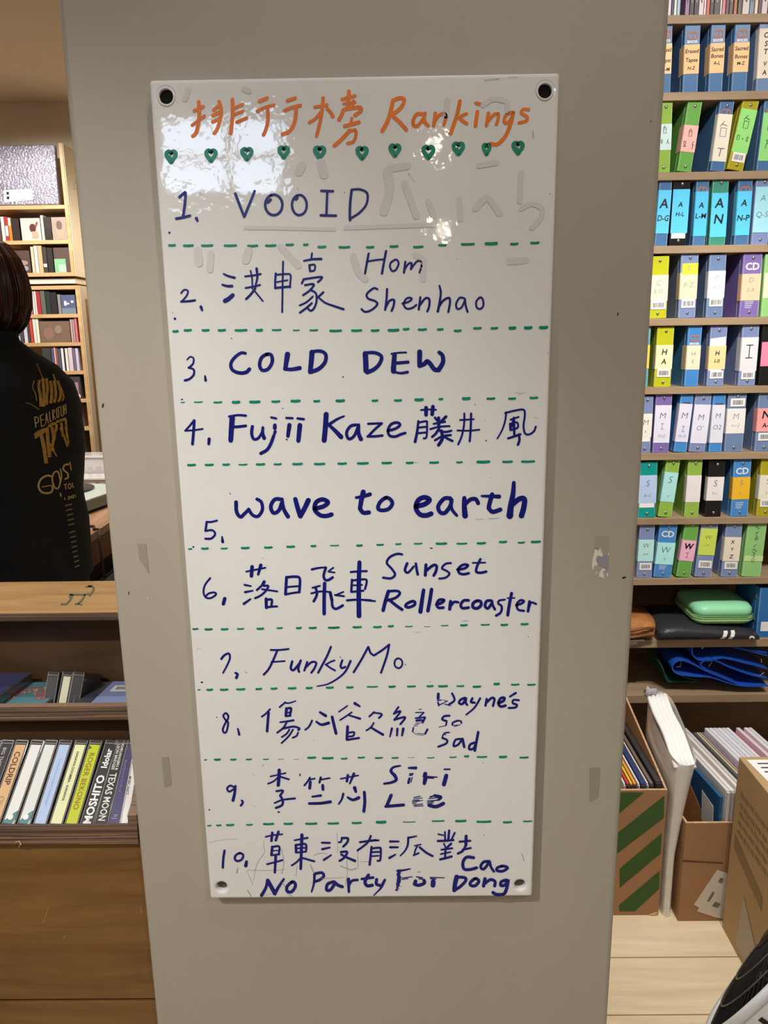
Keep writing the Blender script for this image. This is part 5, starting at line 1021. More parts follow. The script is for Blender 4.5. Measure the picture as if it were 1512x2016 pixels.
up_tape(135, 156, (46, 43, 44), 'black cassette standing right of the pale yellow spine', .0165, .8, txt=[('CLASSIC CASSETTE', .06, .003, .07, 0, (120, 112, 108), 0, 0)])
# ================================================================ person in black, seen from behind
PC = Vector((-1.018, 2.0, 0)); PR = math.radians(53)
person = tag(empty('person', PC, (0, 0, PR)), 'person with a brown bob and black shirt with gold back print, facing away', 'person')
M_SKIN = mat('skin', srgb(216, 172, 148), rough=.5, noise=.04); M_SHIRT = mat('black_cotton', srgb(15, 15, 18), rough=.85, bump=.1, bscale=200)
M_PANT = mat('dark_trousers', srgb(24, 24, 28), rough=.85); M_HAIR = mat('dark_brown_hair', srgb(38, 20, 15), rough=.38, noise=.35, nscale=60, stretch=(3, 3, .25), dark=srgb(20, 10, 8))
M_SHOE = mat('black_shoes', srgb(20, 20, 20), rough=.5)
# local frame: +y is where the person faces, +x the right hand side
J = dict(pel=(0, 0, .98), wai=(0, -.01, 1.12), che=(0, -.015, 1.30), nek=(0, -.005, 1.47), hd0=(0, .02, 1.55), hd1=(0, .035, 1.63), hd2=(0, .03, 1.70),
         lsh=(-.17, -.01, 1.43), lel=(-.235, -.01, 1.15), lwr=(-.22, .16, .97), lpa=(-.205, .21, .94),
         rsh=(.115, .01, 1.40), rel=(.18, .07, 1.17), rwr=(.13, .24, 1.06), rpa=(.115, .29, 1.05),
         lhp=(-.09, 0, .92), lkn=(-.10, .02, .50), lan=(-.10, -.01, .09), lto=(-.10, .15, .035),
         rhp=(.09, 0, .92), rkn=(.10, .02, .50), ran=(.10, -.01, .09), rto=(.10, .15, .035))
RAD = dict(pel=.12, wai=.10, che=.115, nek=.052, hd0=.062, hd1=.088, hd2=.075, lsh=.055, rsh=.055, lel=.038, rel=.038, lwr=.026, rwr=.026, lpa=.030, rpa=.030, lhp=.085, rhp=.085, lkn=.055, rkn=.055, lan=.038, ran=.038, lto=.032, rto=.032)
ED = [('pel', 'wai'), ('wai', 'che'), ('che', 'nek'), ('nek', 'hd0'), ('hd0', 'hd1'), ('hd1', 'hd2'), ('che', 'lsh'), ('lsh', 'lel'), ('lel', 'lwr'), ('lwr', 'lpa'), ('che', 'rsh'), ('rsh', 'rel'), ('rel', 'rwr'), ('rwr', 'rpa'),
      ('pel', 'lhp'), ('lhp', 'lkn'), ('lkn', 'lan'), ('lan', 'lto'), ('pel', 'rhp'), ('rhp', 'rkn'), ('rkn', 'ran'), ('ran', 'rto')]
J = {k: Vector(v) for k, v in J.items()}
for s in ('l', 'r'):
    p = J[s+'pa']; sx = -1 if s == 'l' else 1
    fdir = (J[s+'pa']-J[s+'wr']).normalized()
    for fi, (off, ln) in enumerate(((-.028, .062), (-.009, .070), (.010, .066), (.028, .050))):
        r_ = s+'f%d' % fi
        side = Vector((0, 0, 1)).cross(fdir).normalized()
        J[r_+'a'] = p+side*off+fdir*.035; J[r_+'b'] = J[r_+'a']+fdir*ln*.55+Vector((0, 0, -.006)); J[r_+'c'] = J[r_+'b']+fdir*ln*.40+Vector((0, 0, -.018))
        for q, rr in (('a', .0105), ('b', .009), ('c', .0075)): RAD[r_+q] = rr
        ED += [(s+'pa', r_+'a'), (r_+'a', r_+'b'), (r_+'b', r_+'c')]
    J[s+'ta'] = J[s+'wr']+fdir*.03+Vector((-sx*.03, 0, .012)); J[s+'tb'] = J[s+'ta']+fdir*.04+Vector((-sx*.012, 0, -.004)); RAD[s+'ta'] = .012; RAD[s+'tb'] = .009
    ED += [(s+'wr', s+'ta'), (s+'ta', s+'tb')]
keys = list(J); me = bpy.data.meshes.new('body'); me.from_pydata([J[k] for k in keys], [(keys.index(a), keys.index(b)) for a, b in ED], []); me.materials.append(M_SKIN)
body = bpy.data.objects.new('body', me); C.objects.link(body); body.parent = person
sk_ = body.modifiers.new('skin', 'SKIN'); sk_.use_smooth_shade = True
for k, v in zip(keys, me.skin_vertices[0].data): v.radius = (RAD[k], RAD[k])
me.skin_vertices[0].data[0].use_root = True
ss = body.modifiers.new('sub', 'SUBSURF'); ss.levels = 1; ss.render_levels = 1
bpy.context.view_layer.update(); dg = bpy.context.evaluated_depsgraph_get()
nm_ = bpy.data.meshes.new_from_object(body.evaluated_get(dg)); body.modifiers.clear(); body.data = nm_
# face: nose, brow, ears, mouth pushed out of the head itself
for v in nm_.vertices:
    pass
fc_ = MB()
fc_.sphere((0, .130, 1.615), .012, .018, .020); 
for sx in (-1, 1): fc_.sphere((sx*.093, .03, 1.625), .010, .022, .032)
fc_.build('nose_and_ears', M_SKIN, person, smooth=True)
ey = MB()
for sx in (-1, 1): ey.sphere((sx*.033, .112, 1.640), .013, .008, .008)
ey.build('eyes', mat('eye_white', srgb(230, 226, 220), rough=.2), person, smooth=True)
MB().sphere((0, .118, 1.572), .024, .008, .006).build('mouth', mat('lips', srgb(176, 104, 96), rough=.5), person, smooth=True)
# shirt: torso loft with folds and two sleeves, one mesh
def ell(cx, cy, z, a, b, n=40, fold=0.0, ph=0.0):
    return [(cx+a*math.cos(t)*(1+fold*math.sin(5*t+ph)), cy+b*math.sin(t)*(1+fold*math.sin(7*t+ph*1.7)), z) for t in [2*math.pi*k/n for k in range(n)]]
SP = [(.86, .196, .146, -.012), (.93, .194, .144, -.012), (1.02, .200, .146, -.012), (1.10, .194, .142, -.012), (1.18, .200, .146, -.014), (1.26, .208, .150, -.018), (1.33, .208, .146, -.022), (1.39, .192, .130, -.024), (1.435, .155, .108, -.018), (1.47, .105, .082, -.010), (1.50, .070, .064, -.004), (1.522, .066, .062, .0)]
sm_ = MB(); rings = []
for i in range(len(SP)-1):
    for k in range(4):
        t = k/4; a0, b0 = SP[i], SP[i+1]
        z_, a_, b_, c_ = [a0[j]+(b0[j]-a0[j])*t for j in range(4)]
        rings.append(ell(0, c_, z_, a_, b_, fold=.018 if z_ < 1.3 else .004, ph=z_*24))
rings.append(ell(0, SP[-1][3], SP[-1][0], SP[-1][1], SP[-1][2]))
sm_.loft(rings, cap=False)
for s in ('l', 'r'):
    A, Bq, Cw = J[s+'sh'], J[s+'el'], J[s+'wr']
    pth = []; rr = []
    for i in range(25):
        t = i/24
        p = A.lerp(Bq, t/.55) if t < .55 else Bq.lerp(Cw, (t-.55)/.45)
        pth.append(p); rr.append(((.086 if s == 'l' else .066)*(1-t)+.046*t)*(1+.07*math.sin(t*38)))
    sm_.tube(pth, rr, 18, cap=False)
shirt = sm_.build('shirt', M_SHIRT, person, smooth=True)
MB().tube([(0, .0, 1.512), (0, .0, 1.528)], [.070, .066], 32, cap=False).build('collar', M_SHIRT, person, smooth=True)
tr = MB(); tr.loft([ell(0, 0, .80, .17, .125), ell(0, 0, .90, .18, .13), ell(0, 0, .98, .17, .125)], cap=False)
for s in ('l', 'r'): tr.tube([J[s+'hp']+Vector((0, 0, -.02)), J[s+'kn'], J[s+'an']+Vector((0, 0, -.01))], [.105, .075, .062], 18, cap=False)
tr.build('trousers', M_PANT, person, smooth=True)
for sx in (-1, 1):
    MB().loft([rrect(.042, .13, .04, .0005), rrect(.045, .135, .042, .03), rrect(.040, .12, .038, .07), rrect(.034, .06, .03, .10)]).build('shoe', M_SHOE, person, smooth=True, loc=(sx*.10, .055, 0))
# bob haircut: shell of strands over the skull, fuller at the back, tapering to the nape
hb = MB(); rings = []
HP = [(1.765, .012, .012, .01), (1.758, .045, .052, .008), (1.735, .078, .092, .004), (1.70, .097, .118, 0), (1.66, .106, .131, -.004), (1.62, .110, .135, -.006), (1.585, .109, .131, -.006), (1.56, .103, .118, -.004), (1.54, .092, .098, .0), (1.525, .078, .076, .006)]
for (z_, a_, b_, c_) in HP:
    n = 120
    rings.append([(a_*math.cos(t)*(1+.012*math.sin(17*t+z_*9)+.010*math.sin(41*t)), .020+c_+b_*math.sin(t)*(1+.012*math.sin(17*t+z_*9)+.010*math.sin(41*t)) - .0, z_+(.0 if z_ > 1.57 else .010*math.sin(13*t)+.006*math.sin(31*t))) for t in [2*math.pi*k/n for k in range(n)]])
n = 120; vs = [p for r in rings for p in r]; fs = []
for i in range(len(rings)-1):
    for k in range(n):
        t = 2*math.pi*(k+.5)/n
        if rings[i][0][2] < 1.69 and 0.62 < (t % (2*math.pi))/math.pi*1.0+.12 < .62 : continue
        if HP[i][0] < 1.70 and math.pi*.28 < t < math.pi*.72: continue      # open at the face
        fs.append((i*n+k, i*n+(k+1) % n, (i+1)*n+(k+1) % n, (i+1)*n+k))
fs.append(tuple(range(n)))
hb.add(vs, fs); hair = hb.build('hair', M_HAIR, person, smooth=True)
hs = MB(); rnd = random.Random(11)
M_HAIR2 = mat('auburn_strands', srgb(92, 46, 30), rough=.35)
for k in range(70):
    t = rnd.uniform(math.pi*.75, math.pi*2.25); pts = []
    for (z_, a_, b_, c_) in HP[1:]:
        f = 1.012; pts.append((a_*f*math.cos(t), .020+c_+b_*f*math.sin(t), z_)); t += rnd.uniform(-.012, .012)
    e_ = Vector(pts[-1]); pts.append((e_.x*rnd.uniform(.9, 1.12), (e_.y-.02)*rnd.uniform(.9, 1.1)+.02, e_.z-rnd.uniform(.004, .022)))
    hs.tube(pts, [.0012]*(len(pts)-1)+[.0004], 4)
hs.build('hair_strands', M_HAIR2, person)
# gold print on the back of the shirt
bpy.context.view_layer.update()
mw = person.matrix_world.copy(); mi = mw.inverted()
bvh = BVHTree.FromPolygons([mw @ Vector(v) for v in sm_.v], sm_.f)
def on_shirt(x, y):
    d_ = ray(x, y).normalized()
    h_, n_, i_, dist = bvh.ray_cast(CAMP, d_)
    if h_ is None: return None
    return mi @ (h_-d_*.0025)
def shirt_marks(name, m, items, s, x0, y0):
    mb = MB()
    for w, tx in items:
        pts = smooth_line([tuple(float(c) for c in p.split(',')) for p in tx.split()], 8)
        tmp = MB(); q = [(x0+a/s, y0+b/s) for a, b in pts]
        ok = [p for p in q if on_shirt(*p) is not None and on_shirt(p[0]+1.5, p[1]) is not None]
        if len(ok) < 2: continue
        for (a, b) in zip(ok, ok[1:]):
            n_ = max(1, int(math.dist(a, b)/1.5))
            dx, dy = b[0]-a[0], b[1]-a[1]; l = math.hypot(dx, dy) or 1; nx, ny = -dy/l*w/s/2, dx/l*w/s/2
            P = [on_shirt(a[0]+nx, a[1]+ny), on_shirt(b[0]+nx, b[1]+ny), on_shirt(b[0]-nx, b[1]-ny), on_shirt(a[0]-nx, a[1]-ny)]
            if all(p is not None for p in P) and max((P[i]-P[(i+1) % 4]).length for i in range(4)) < .05: mb.add(P, [(0, 1, 2, 3)])
    if mb.v: mb.build(name, m, person)
M_GOLD = mat('gold_print', srgb(186, 146, 62), rough=.6, noise=.3, nscale=70); M_GLD2 = mat('pale_gold_print', srgb(206, 178, 118), rough=.6); M_TAN = mat('dim_print', srgb(134, 116, 92), rough=.7)
shirt_marks('back_emblem', M_GOLD, [(9, '455,1100 490,1190 535,1300'), (10, '425,1320 405,1400 440,1480 455,1570'), (8, '320,1590 400,1620 490,1680'), (34, '490,1310 480,1400 500,1500 505,1640'), (36, '530,1290 540,1400 545,1500 540,1640'), (34, '575,1290 590,1420 580,1520 580,1620'), (36, '625,1320 640,1420 640,1520 625,1600'), (34, '670,1320 690,1430 690,1520 670,1590'), (34, '715,1320 745,1420 750,1520 720,1580'), (18, '660,1240 690,1330'), (18, '755,1400 790,1520 770,1570'),
    (36, '430,2000 470,1960 560,1920'), (34, '520,1960 560,1930 600,1900'), (34, '600,1890 640,1860 700,1850'), (34, '700,1830 760,1810 820,1790'), (30, '580,1940 600,2016'), (30, '640,1880 660,2010'), (30, '700,1860 700,1940'), (30, '760,1840 780,2010'), (26, '815,1800 830,2010')], 6.3, 0, 540)
shirt_marks('back_emblem', M_GOLD, [(44, '470,90 500,220 530,420'), (40, '540,20 550,180 570,350'), (30, '600,10 610,150 590,280'), (22, '640,20 620,160'), (24, '690,10 740,130 775,230'), (22, '750,5 770,100 785,200'), (26, '400,130 450,90 510,60'), (14, '610,270 650,340'), (20, '560,180 620,270')], 5.815, 0, 840)
shirt_marks('back_lettering', M_GLD2, [(13, '430,1770 445,1900'), (12, '430,1770 470,1780 475,1830 440,1850'), (12, '500,1750 515,1890'), (10, '500,1755 540,1735'), (10, '505,1815 545,1800'), (10, '515,1890 555,1870'), (11, '565,1865 575,1720'), (11, '575,1720 600,1850'), (9, '568,1810 595,1795'), (11, '612,1700 622,1830'), (9, '622,1830 645,1815'), (11, '650,1680 660,1810'), (10, '650,1685 680,1690 660,1740 690,1800'), (11, '700,1660 708,1785'), (11, '722,1650 730,1780'), (9, '715,1655 750,1640'), (10, '755,1640 760,1750 785,1740 780,1630'), (10, '795,1620 800,1740'), (10, '815,1610 822,1730'), (9, '797,1680 820,1670')], 6.3, 0, 540)
shirt_marks('back_lettering', M_GLD2, [(22, '590,570 540,560 470,600 440,680 480,750 560,760 600,730 600,680'), (10, '480,690 600,670'), (18, '650,510 610,540 600,620 630,700 670,700 690,620 670,530 650,510'), (14, '690,480 705,560 690,650'), (20, '790,430 740,440 725,490 770,530 780,580 740,600'), (12, '800,400 815,500'), (10, '730,665 770,655'), (10, '748,660 755,720'), (10, '795,650 780,690 800,710 815,680 795,650'), (10, '828,640 835,690 852,690'), (16, '690,760 700,800'), (9, '740,810 745,840'), (9, '775,800 795,800 780,830 800,825'), (9, '815,790 808,815 822,815 815,790'), (9, '830,785 845,785 832,815 850,810'), (9, '858,780 866,808')], 5.815, 0, 840)
shirt_marks('tour_date_lines', M_TAN, [(16, f'{745+k*9.5:.0f},{905+k*56+ (30 if k > 4 else 0):.0f} {825+k*7:.0f},{885+k*56+(30 if k > 4 else 0):.0f}') for k in range(13)], 5.815, 0, 840)

# ================================================================ far left: wall shelves of discs
YW = 4.0
M_BIR = wood('pale_birch', srgb(214, 176, 124), srgb(190, 150, 100), scale=2.2, stretch=(2, 12, 12), rough=.45); M_BIRB = wood('birch_back', srgb(150, 124, 92), srgb(128, 104, 76), stretch=(1, 6, 6))
M_CLAD = mat('cream_side', srgb(232, 218, 190), rough=.5)
def unit(lab, xr_px, rows_px, depth=.17, width=.95, x1=None, bottom_th=.018):
    xr = at(xr_px[0], xr_px[1], YW).x if x1 is None else x1
    zs = [at(80, y, YW).z for y in rows_px]
    e = tag(empty('disc_shelf', (xr-width/2, YW+depth, zs[-1]-.018)), lab, 'shelf')
    o = e.location; th = .018
    def L(x0, x1_, y0, y1, z0, z1, nm, m): MB().box(x0-o.x, x1_-o.x, y0-o.y, y1-o.y, z0-o.z, z1-o.z).build(nm, m, e, bevel=.001)
    for i, zt in enumerate(zs): L(xr-width+th, xr-th, YW, YW+depth-.008, zt-th, zt, 'shelf_board', M_BIR)
    L(xr-th, xr, YW-.001, YW+depth, zs[-1]-th, zs[0], 'side_panel', M_BIR); L(xr-width, xr-width+th, YW-.001, YW+depth, zs[-1]-th, zs[0], 'side_panel', M_BIR)
    L(xr-width+th, xr-th, YW+depth-.007, YW+depth, zs[-1]-th, zs[0], 'back_panel', M_BIRB)
    L(xr+.0002, xr+.003, YW+.004, YW+depth, zs[-1]-th, zs[0], 'side_cladding', M_CLAD)
    return xr, zs
up_rows = [404, 473, 537]
xr1, zu = unit('upper birch wall shelf with a wrapped record on top of disc rows', (148, 545), up_rows)
e = bpy.data.objects['disc_shelf']
MB().box(xr1-.018-e.location.x, xr1-e.location.x, YW-e.location.y, YW+.17-e.location.y, zu[0]-e.location.z, zu[0]+.28-e.location.z).build('side_panel', M_BIR, e, bevel=.001)
MB().box(xr1+.0002-e.location.x, xr1+.003-e.location.x, YW+.004-e.location.y, YW+.17-e.location.y, zu[0]-e.location.z, zu[0]+.279-e.location.z).build('side_cladding', M_CLAD, e)
low_rows = [563, 619, 675, 731, 786.5, 842, 896]
xr2, zl = unit('lower birch wall shelf with six rows of discs behind the person', (160, 620), low_rows)
xr3, z3 = unit('birch wall shelf mostly hidden behind the pillar', None, [560, 731, 900], x1=at(197, 880, YW).x+.618, width=.6)
# cream rail between the two shelves
tw = MB().box(xr1-.95, xr1-.01, YW+.02, 4.199, zl[0]+.012, zu[-1]-.028).build('trim_1', mat('cream_rail', srgb(238, 226, 202), rough=.5)); struct(tw)
def disc(x0, x1, yt, zb, c, lab, grp, cat='disc case', depth=.125, name='disc_case', deco=None, Yo=.006, rough=.3):
    a = at(x0, yt, YW+Yo); b_ = at(x1, yt, YW+Yo); hh = max(.03, a.z-zb); b_.x = min(b_.x, (xr1 if zb > zl[0] else xr2)-.0195)
    e = tag(empty(name, ((a.x+b_.x)/2, YW+Yo, zb+.0006)), lab, cat, grp)
    wv = (b_.x-a.x)/2-.0006
    MB().box(-wv, wv, 0, depth, 0, hh).build('case', mat('case_%d_%d_%d' % c, srgb(*c), rough=rough, coat=.4), e)
    if deco:
        for q_, (pts, cc) in enumerate(deco):
            MB().prism([((px-.5)*2*wv, (1-py)*hh) for px, py in pts], 1, -.0010-.0006*q_, -.0002).build('cover_art', mat('art_%d_%d_%d' % cc, srgb(*cc), rough=.4), e)
    return e
blob = lambda cx, cy, rx, ry, n=12: [(cx+rx*math.cos(2*math.pi*k/n), cy+ry*math.sin(2*math.pi*k/n)) for k in range(n)]
rect = lambda x0, y0, x1, y1: [(x0, y0), (x1, y0), (x1, y1), (x0, y1)]
G1, G2 = 'discs on the upper wall shelf', 'discs on the lower wall shelf'
DL = [
 (0, (-8, -1, 428, (90, 70, 64), 'brown'), G1, None), (0, (0, 6.5, 427, (220, 214, 206), 'off-white spine at the left edge, upper row'), G1, None), (0, (7, 14, 427, (170, 60, 56), 'red and white spine'), G1, [(rect(.1, .38, .9, .8), (226, 216, 210))]), (0, (14.5, 20.5, 429, (196, 130, 60), 'orange spine'), G1, [(rect(0, 0, .9, .35), (200, 196, 190))]), (0, (22, 36, 431, (54, 46, 46), 'pair-wide dark grey case'), G1, None),
 (0, (39, 78, 430, (204, 196, 186), 'framed pale disc with an apple picture'), G1, [(blob(.6, .45, .17, .2), (92, 48, 40)), (rect(.55, .6, .85, .9), (206, 158, 128)), ([(.72, .35), (.82, .15), (.9, .2), (.8, .4)], (150, 80, 70))]), (0, (78.5, 84, 424, (216, 206, 190), 'cream spine beside the apple picture'), G1, None), (0, (85, 99, 428, (66, 58, 54), 'dark disc case right of the cream spine'), G1, [(rect(.1, .5, .9, .95), (50, 42, 42))]), (0, (100, 132, 428, (176, 154, 138), 'pinkish portrait disc at the right end'), G1, [(blob(.5, .35, .2, .2), (116, 92, 84)), (rect(.3, .55, .8, .98), (190, 156, 132))]),
 (1, (18, 57, 494, (90, 70, 66), 'dark red and grey disc facing out'), G1, [(rect(0, 0, .3, .25), (150, 50, 60)), (blob(.6, .55, .3, .12), (156, 136, 130)), (blob(.75, .8, .15, .12), (150, 140, 160))]), (1, (59, 65, 486, (206, 190, 160), 'tan spine beside the dark red disc'), G1, None), (1, (65.5, 72, 484, (232, 220, 210), 'white spine in the lower row of the upper shelf'), G1, None), (1, (72.5, 81, 484, (200, 172, 128), 'wide tan spine'), G1, None), (1, (82, 90, 487, (74, 64, 62), 'grey spine with a white sticker'), G1, [(rect(0, .65, .9, .78), (206, 200, 192))]), (1, (91, 102, 488, (56, 50, 48), 'dark grey case'), G1, None), (1, (104, 137, 488, (96, 78, 70), 'brown disc with a green square sticker'), G1, [(rect(.0, .45, .72, 1), (134, 186, 140)), (rect(.25, .68, .72, .98), (176, 226, 182))]),
]
for r_, (x0, x1, yt, c, lb_), g_, dec in DL:
    disc(x0, x1, yt, zu[r_+1], c, lb_ + (' on the upper wall shelf' if len(lb_.split()) < 8 else ''), g_, deco=dec)
DL2 = [
 (1, 46, 60.5, 577, (168, 96, 130), 'pink disc case next to the person hair', [(blob(.6, .8, .4, .2), (226, 190, 160))]), (1, 61.5, 65.5, 574, (226, 216, 210), 'first white spine in the row under the cream rail', None), (1, 66, 69.8, 574, (220, 206, 204), 'second white spine in the row under the cream rail', None), (1, 70.2, 77.5, 574, (176, 56, 62), 'red spine in the row under the cream rail', None), (1, 78, 87, 573, (100, 104, 96), 'mottled green grey case', None), (1, 88, 97, 574, (50, 58, 56), 'dark green case', None), (1, 97.5, 110, 576, (48, 46, 48), 'black case in the row under the cream rail', None), (1, 112, 118, 580, (146, 140, 140), 'grey spine left of the blue disc', None), (1, 119, 147, 581, (92, 100, 132), 'blue disc with white figures facing out', [(rect(.2, .32, .36, .56), (240, 240, 240)), (rect(.36, .42, .55, .5), (240, 240, 240)), (rect(.7, .3, .88, .42), (240, 240, 240)), (rect(0, .7, 1, 1), (120, 136, 150))]),
 (2, 30, 36, 632, (226, 224, 226), 'white spine nearest the person neck', None), (2, 37, 43, 631, (80, 74, 84), 'dark plum spine near the person neck', None), (2, 44, 51, 630, (206, 200, 210), 'lilac white spine, second shelf row', None), (2, 51.5, 56, 630, (74, 66, 70), 'thin charcoal spine, second shelf row', None), (2, 56.5, 62, 629, (200, 76, 60), 'orange red spine, second shelf row', None), (2, 63, 68.5, 628, (232, 226, 214), 'first cream white spine left of the brown disc box', None), (2, 69, 74.5, 628, (236, 232, 206), 'second cream white spine left of the brown disc box', None), (2, 76, 136, 633, (128, 104, 88), 'wide brown disc box facing out', [(blob(.3, .6, .18, .3), (146, 112, 96)), (blob(.62, .4, .12, .2), (150, 130, 116))]), (2, 137, 141, 629, (196, 168, 160), 'dusty pink spine right of the brown box', None), (2, 141.5, 145, 629, (186, 156, 150), 'mauve spine right of the brown box', None), (2, 145.5, 150, 626, (214, 120, 124), 'coral spine beside the shelf side', None),
 (3, 82, 99, 686, (66, 70, 66), 'dark olive case by the person shoulder', None), (3, 100, 104.5, 686, (96, 90, 140), 'violet blue spine', None), (3, 105, 108.5, 685, (226, 176, 166), 'salmon spine', None), (3, 109, 112.5, 686, (150, 96, 84), 'terracotta spine', None), (3, 113, 118, 687, (92, 92, 112), 'slate spine', None), (3, 119, 124, 686, (234, 230, 232), 'first bright white spine, third shelf row', None), (3, 124.5, 126.5, 688, (50, 48, 52), 'thin black spine, third shelf row', None), (3, 127, 132, 686, (238, 234, 216), 'ivory spine, third shelf row', None), (3, 133, 141, 685, (224, 206, 214), 'pinkish white wide spine, third shelf row', None), (3, 142, 147, 686, (128, 112, 134), 'purple grey spine, third shelf row', None), (3, 147.5, 153, 686, (212, 204, 222), 'pale lilac spine beside the shelf side', None),
 (4, 112, 121, 742, (128, 122, 108), 'grey green case above the shirt print', None), (4, 121.5, 127, 741, (196, 160, 116), 'tan spine, fourth shelf row', None), (4, 127.5, 134, 741, (156, 92, 66), 'rust spine, fourth shelf row', None), (4, 135, 157, 742, (78, 70, 78), 'dark disc with a pink figure facing out', [(rect(.5, .25, .8, .9), (176, 140, 150)), (blob(.75, .88, .18, .1), (240, 220, 220))]),
 (5, 128, 157, 800, (176, 146, 158), 'lilac disc box with a yellow base strip', [(rect(0, .84, 1, 1), (244, 216, 96))]),
 (6, 140, 148, 853, (190, 186, 190), 'silvery spine, lowest shelf row', None), (6, 149, 154, 853, (92, 88, 100), 'dark violet spine, lowest shelf row', None), (6, 154.5, 160, 853, (120, 112, 116), 'grey spine, lowest shelf row', None)]
for r_, x0, x1, yt, c, lb_, dec in DL2:
    disc(x0, x1, yt, zl[r_], c, lb_ if len(lb_.split()) > 3 else lb_+' on the lower wall shelf', G2, deco=dec)
# wrapped record on the top board
M_BUB = mat('bubble_wrapped_sleeve', srgb(160, 156, 172), rough=.22, metal=.35, coat=.7, noise=.3, nscale=5, bump=.55, bscale=95)
a = at(-8, 404, YW+.01); b_ = at(116, 404, YW+.01); tp = at(60, 288, YW+.05)
wr = tag(empty('record', ((a.x+b_.x)/2, YW+.012, zu[0]+.0035), (math.radians(-4), 0, 0)), 'bubble wrapped record with a white sticker standing on the upper wall shelf', 'record')
wv = (b_.x-a.x)/2; hh = tp.z-zu[0]
MB().box(-wv, wv, 0, .03, 0, hh).build('wrapped_sleeve', M_BUB, wr, bevel=.006, seg=3)
kx = 1/(at(60, 380, YW).x-at(59, 380, YW).x); mx = (a.x+b_.x)/2
MB().prism([(at(x, y, YW).x-mx, at(x, y, YW).z-zu[0]) for x, y in ((4, 375), (60, 372), (62, 394), (6, 399))], 1, -.0012, .0005).build('white_sticker', M_STK, wr)
mb = MB()
for (x, y) in ((10, 378), (11, 387)): mb.prism([(at(x+dx, y+dy, YW).x-mx, at(x+dx, y+dy, YW).z-zu[0]) for dx, dy in ((0, 0), (5, 0), (5, 6), (0, 6))], 1, -.0020, -.0012)
mb.build('sticker_print', M_INK, wr)

# table with a record player behind the person
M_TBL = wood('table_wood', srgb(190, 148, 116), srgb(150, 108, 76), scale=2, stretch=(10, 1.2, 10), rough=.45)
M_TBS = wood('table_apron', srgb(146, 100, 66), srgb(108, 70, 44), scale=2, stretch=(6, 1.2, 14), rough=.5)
YT0, YT1, zT = 2.45, 3.85, .80
pt_ = at(205, 1030, 3.0); 
def atz(x, y, z):
    d_ = ray(x, y); k = (z-CAM_Z)/d_.z; return CAMP+d_*k
e1 = atz(168, 1062, zT); e2 = atz(216, 1026, zT)
xe = (e1.x+e2.x)/2
tb = tag(empty('table', (xe-.5, 3.1, 0)), 'wooden table carrying a record player behind the person in black', 'table')
o = tb.location
MB().box(-.5, .5, YT0-o.y, YT1-o.y, zT-.03, zT).build('tabletop', M_TBL, tb, bevel=.002)
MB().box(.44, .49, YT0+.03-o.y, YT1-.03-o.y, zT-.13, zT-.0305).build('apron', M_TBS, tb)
for sx in (-.46, .45):
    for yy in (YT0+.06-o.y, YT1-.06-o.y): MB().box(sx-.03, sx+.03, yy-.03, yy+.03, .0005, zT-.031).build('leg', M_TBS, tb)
c0, c1 = atz(150, 985, zT+.05), atz(206, 962, zT+.05)
ply_ = tag(empty('record_player', (c0.x-.10, c0.y+.16, zT+.0005), (0, 0, math.radians(-14))), 'pale grey green record player on the wooden table', 'record player')
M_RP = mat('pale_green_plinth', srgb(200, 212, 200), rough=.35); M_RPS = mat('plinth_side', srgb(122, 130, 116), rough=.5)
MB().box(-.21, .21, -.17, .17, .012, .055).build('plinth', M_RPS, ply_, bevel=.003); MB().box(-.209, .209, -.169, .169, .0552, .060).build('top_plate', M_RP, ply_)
for sx in (-.18, .18):
    for sy in (-.14, .14): MB().disc((sx, sy, .0), (0, 0, 1), .018, .012).build('foot', M_BLK, ply_)
MB().disc((-.03, .0, .0602), (0, 0, 1), .135, .008, 40).build('platter', mat('platter_black', srgb(30, 30, 34), rough=.3), ply_)
MB().disc((.12, -.12, .0602), (0, 0, 1), .022, .010, 20).build('knob', M_BLK, ply_)
MB().box(.209, .214, .11, .165, .01, .065).build('hinge', M_BLK, ply_)
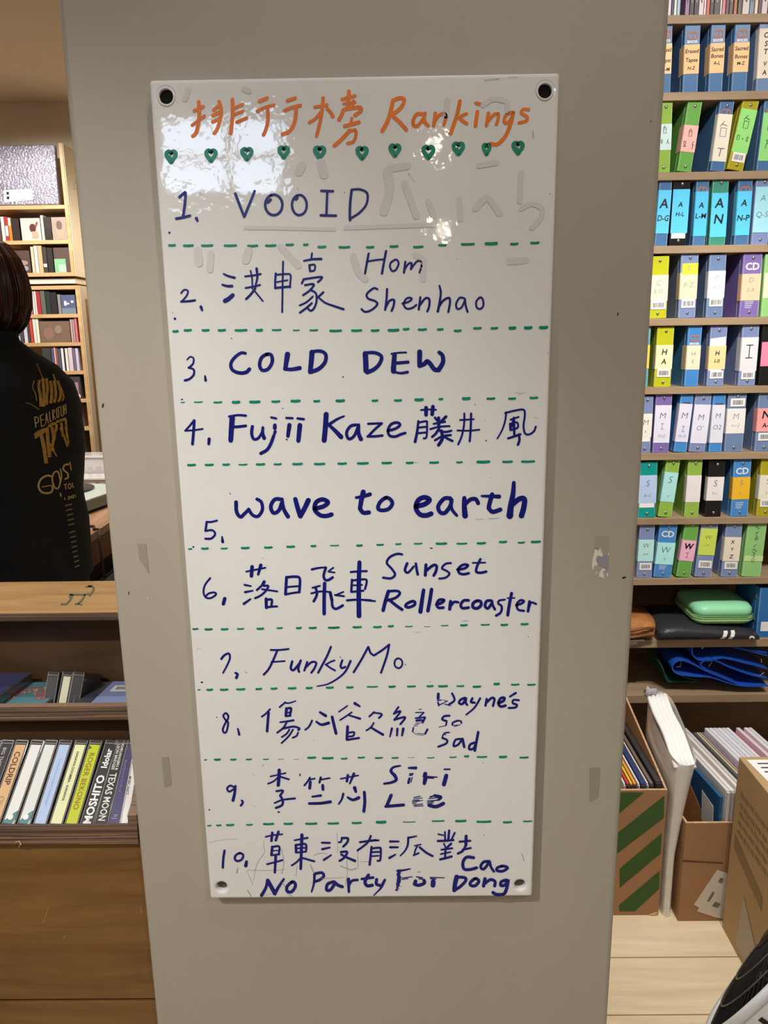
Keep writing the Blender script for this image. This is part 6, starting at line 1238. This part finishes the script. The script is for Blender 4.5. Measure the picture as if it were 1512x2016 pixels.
# clear lidded bins at the back of the table
p0 = at(150, 938, 3.72); p1 = at(206, 932, 3.72)
for i, (yy, dz, lab) in enumerate(((3.61, .0, 'front clear acrylic tray of shiny discs at the back of the table'), (3.75, .085, 'white lidded acrylic bin at the back of the table'))):
    t_ = tag(empty('disc_bin', (xe-.30, yy, zT+.0006)), lab, 'bin')
    MB().box(-.26, .29, -.06, .06, 0, .055+dz).build('bin_body', mat('frosted_acrylic', srgb(222, 214, 212), rough=.12, coat=.4), t_, bevel=.003)
    MB().box(-.265, .295, -.065, .065, .0555+dz, .066+dz).build('lid', mat('white_acrylic', srgb(238, 234, 230), rough=.15, coat=.4), t_, bevel=.002)
    gl = MB()
    for k in range(12): gl.box(-.24+k*.043, -.222+k*.043, -.0615, -.0602, .012, .045+dz*.6)
    gl.build('disc_glints', mat('silver_disc', srgb(232, 226, 224), rough=.08, metal=.6), t_)
struct(MB().box(X0+.5, xe+.9, 4.17, 4.199, zl[-1]-.20, zl[-1]-.15).build('trim_2', mat('taupe_rail', srgb(140, 122, 100), rough=.5)))
# cable over the table edge
cb = tag(MB().tube([Vector(p) for p in [atz(160, 1036, zT+.004)+Vector((0, 0, 0)), atz(185, 1036, zT+.005), Vector((xe-.01, atz(190, 1045, zT).y, zT+.007)), Vector((xe+.012, atz(190, 1045, zT).y, zT+.006)), Vector((xe+.022, atz(196, 1050, zT).y, zT-.03)), Vector((xe+.03, atz(198, 1050, zT).y, zT-.25)), Vector((xe+.01, atz(198, 1050, zT).y-.05, .02))]], .005, 8).build('cable', mat('brown_cable', srgb(62, 40, 26), rough=.5), smooth=True), 'dark brown cable hanging over the table edge', 'cable')
# black crate with keys and wires under the table edge
cr_ = tag(empty('equipment_crate', (xe+.20, 3.05, 0)), 'black ribbed equipment crate on the floor beside the table', 'crate')
M_CRT = mat('black_crate', srgb(24, 22, 22), rough=.6)
MB().box(-.15, .34, -.55, .45, .001, .64).build('body', M_CRT, cr_, bevel=.006)
mb = MB()
for k in range(9): mb.box(-.145, .335, -.556, -.5505, .06+k*.06, .085+k*.06)
mb.build('rib', mat('crate_ribs', srgb(46, 42, 40), rough=.6), cr_)
MB().box(-.13, .32, -.50, .42, .6405, .655).build('lid', mat('crate_lid', srgb(38, 34, 32), rough=.5), cr_)
cr2 = tag(empty('equipment_crate', (xe-.26, 3.15, 0)), 'black equipment crate pushed under the wooden table', 'crate')
MB().box(-.20, .25, -.53, .53, .001, .60).build('body', M_CRT, cr2, bevel=.006); MB().box(-.19, .24, -.5, .5, .6005, .615).build('lid', mat('crate_lid', (0, 0, 0)), cr2)
# spacer rails under the right shelf of hidden compartment
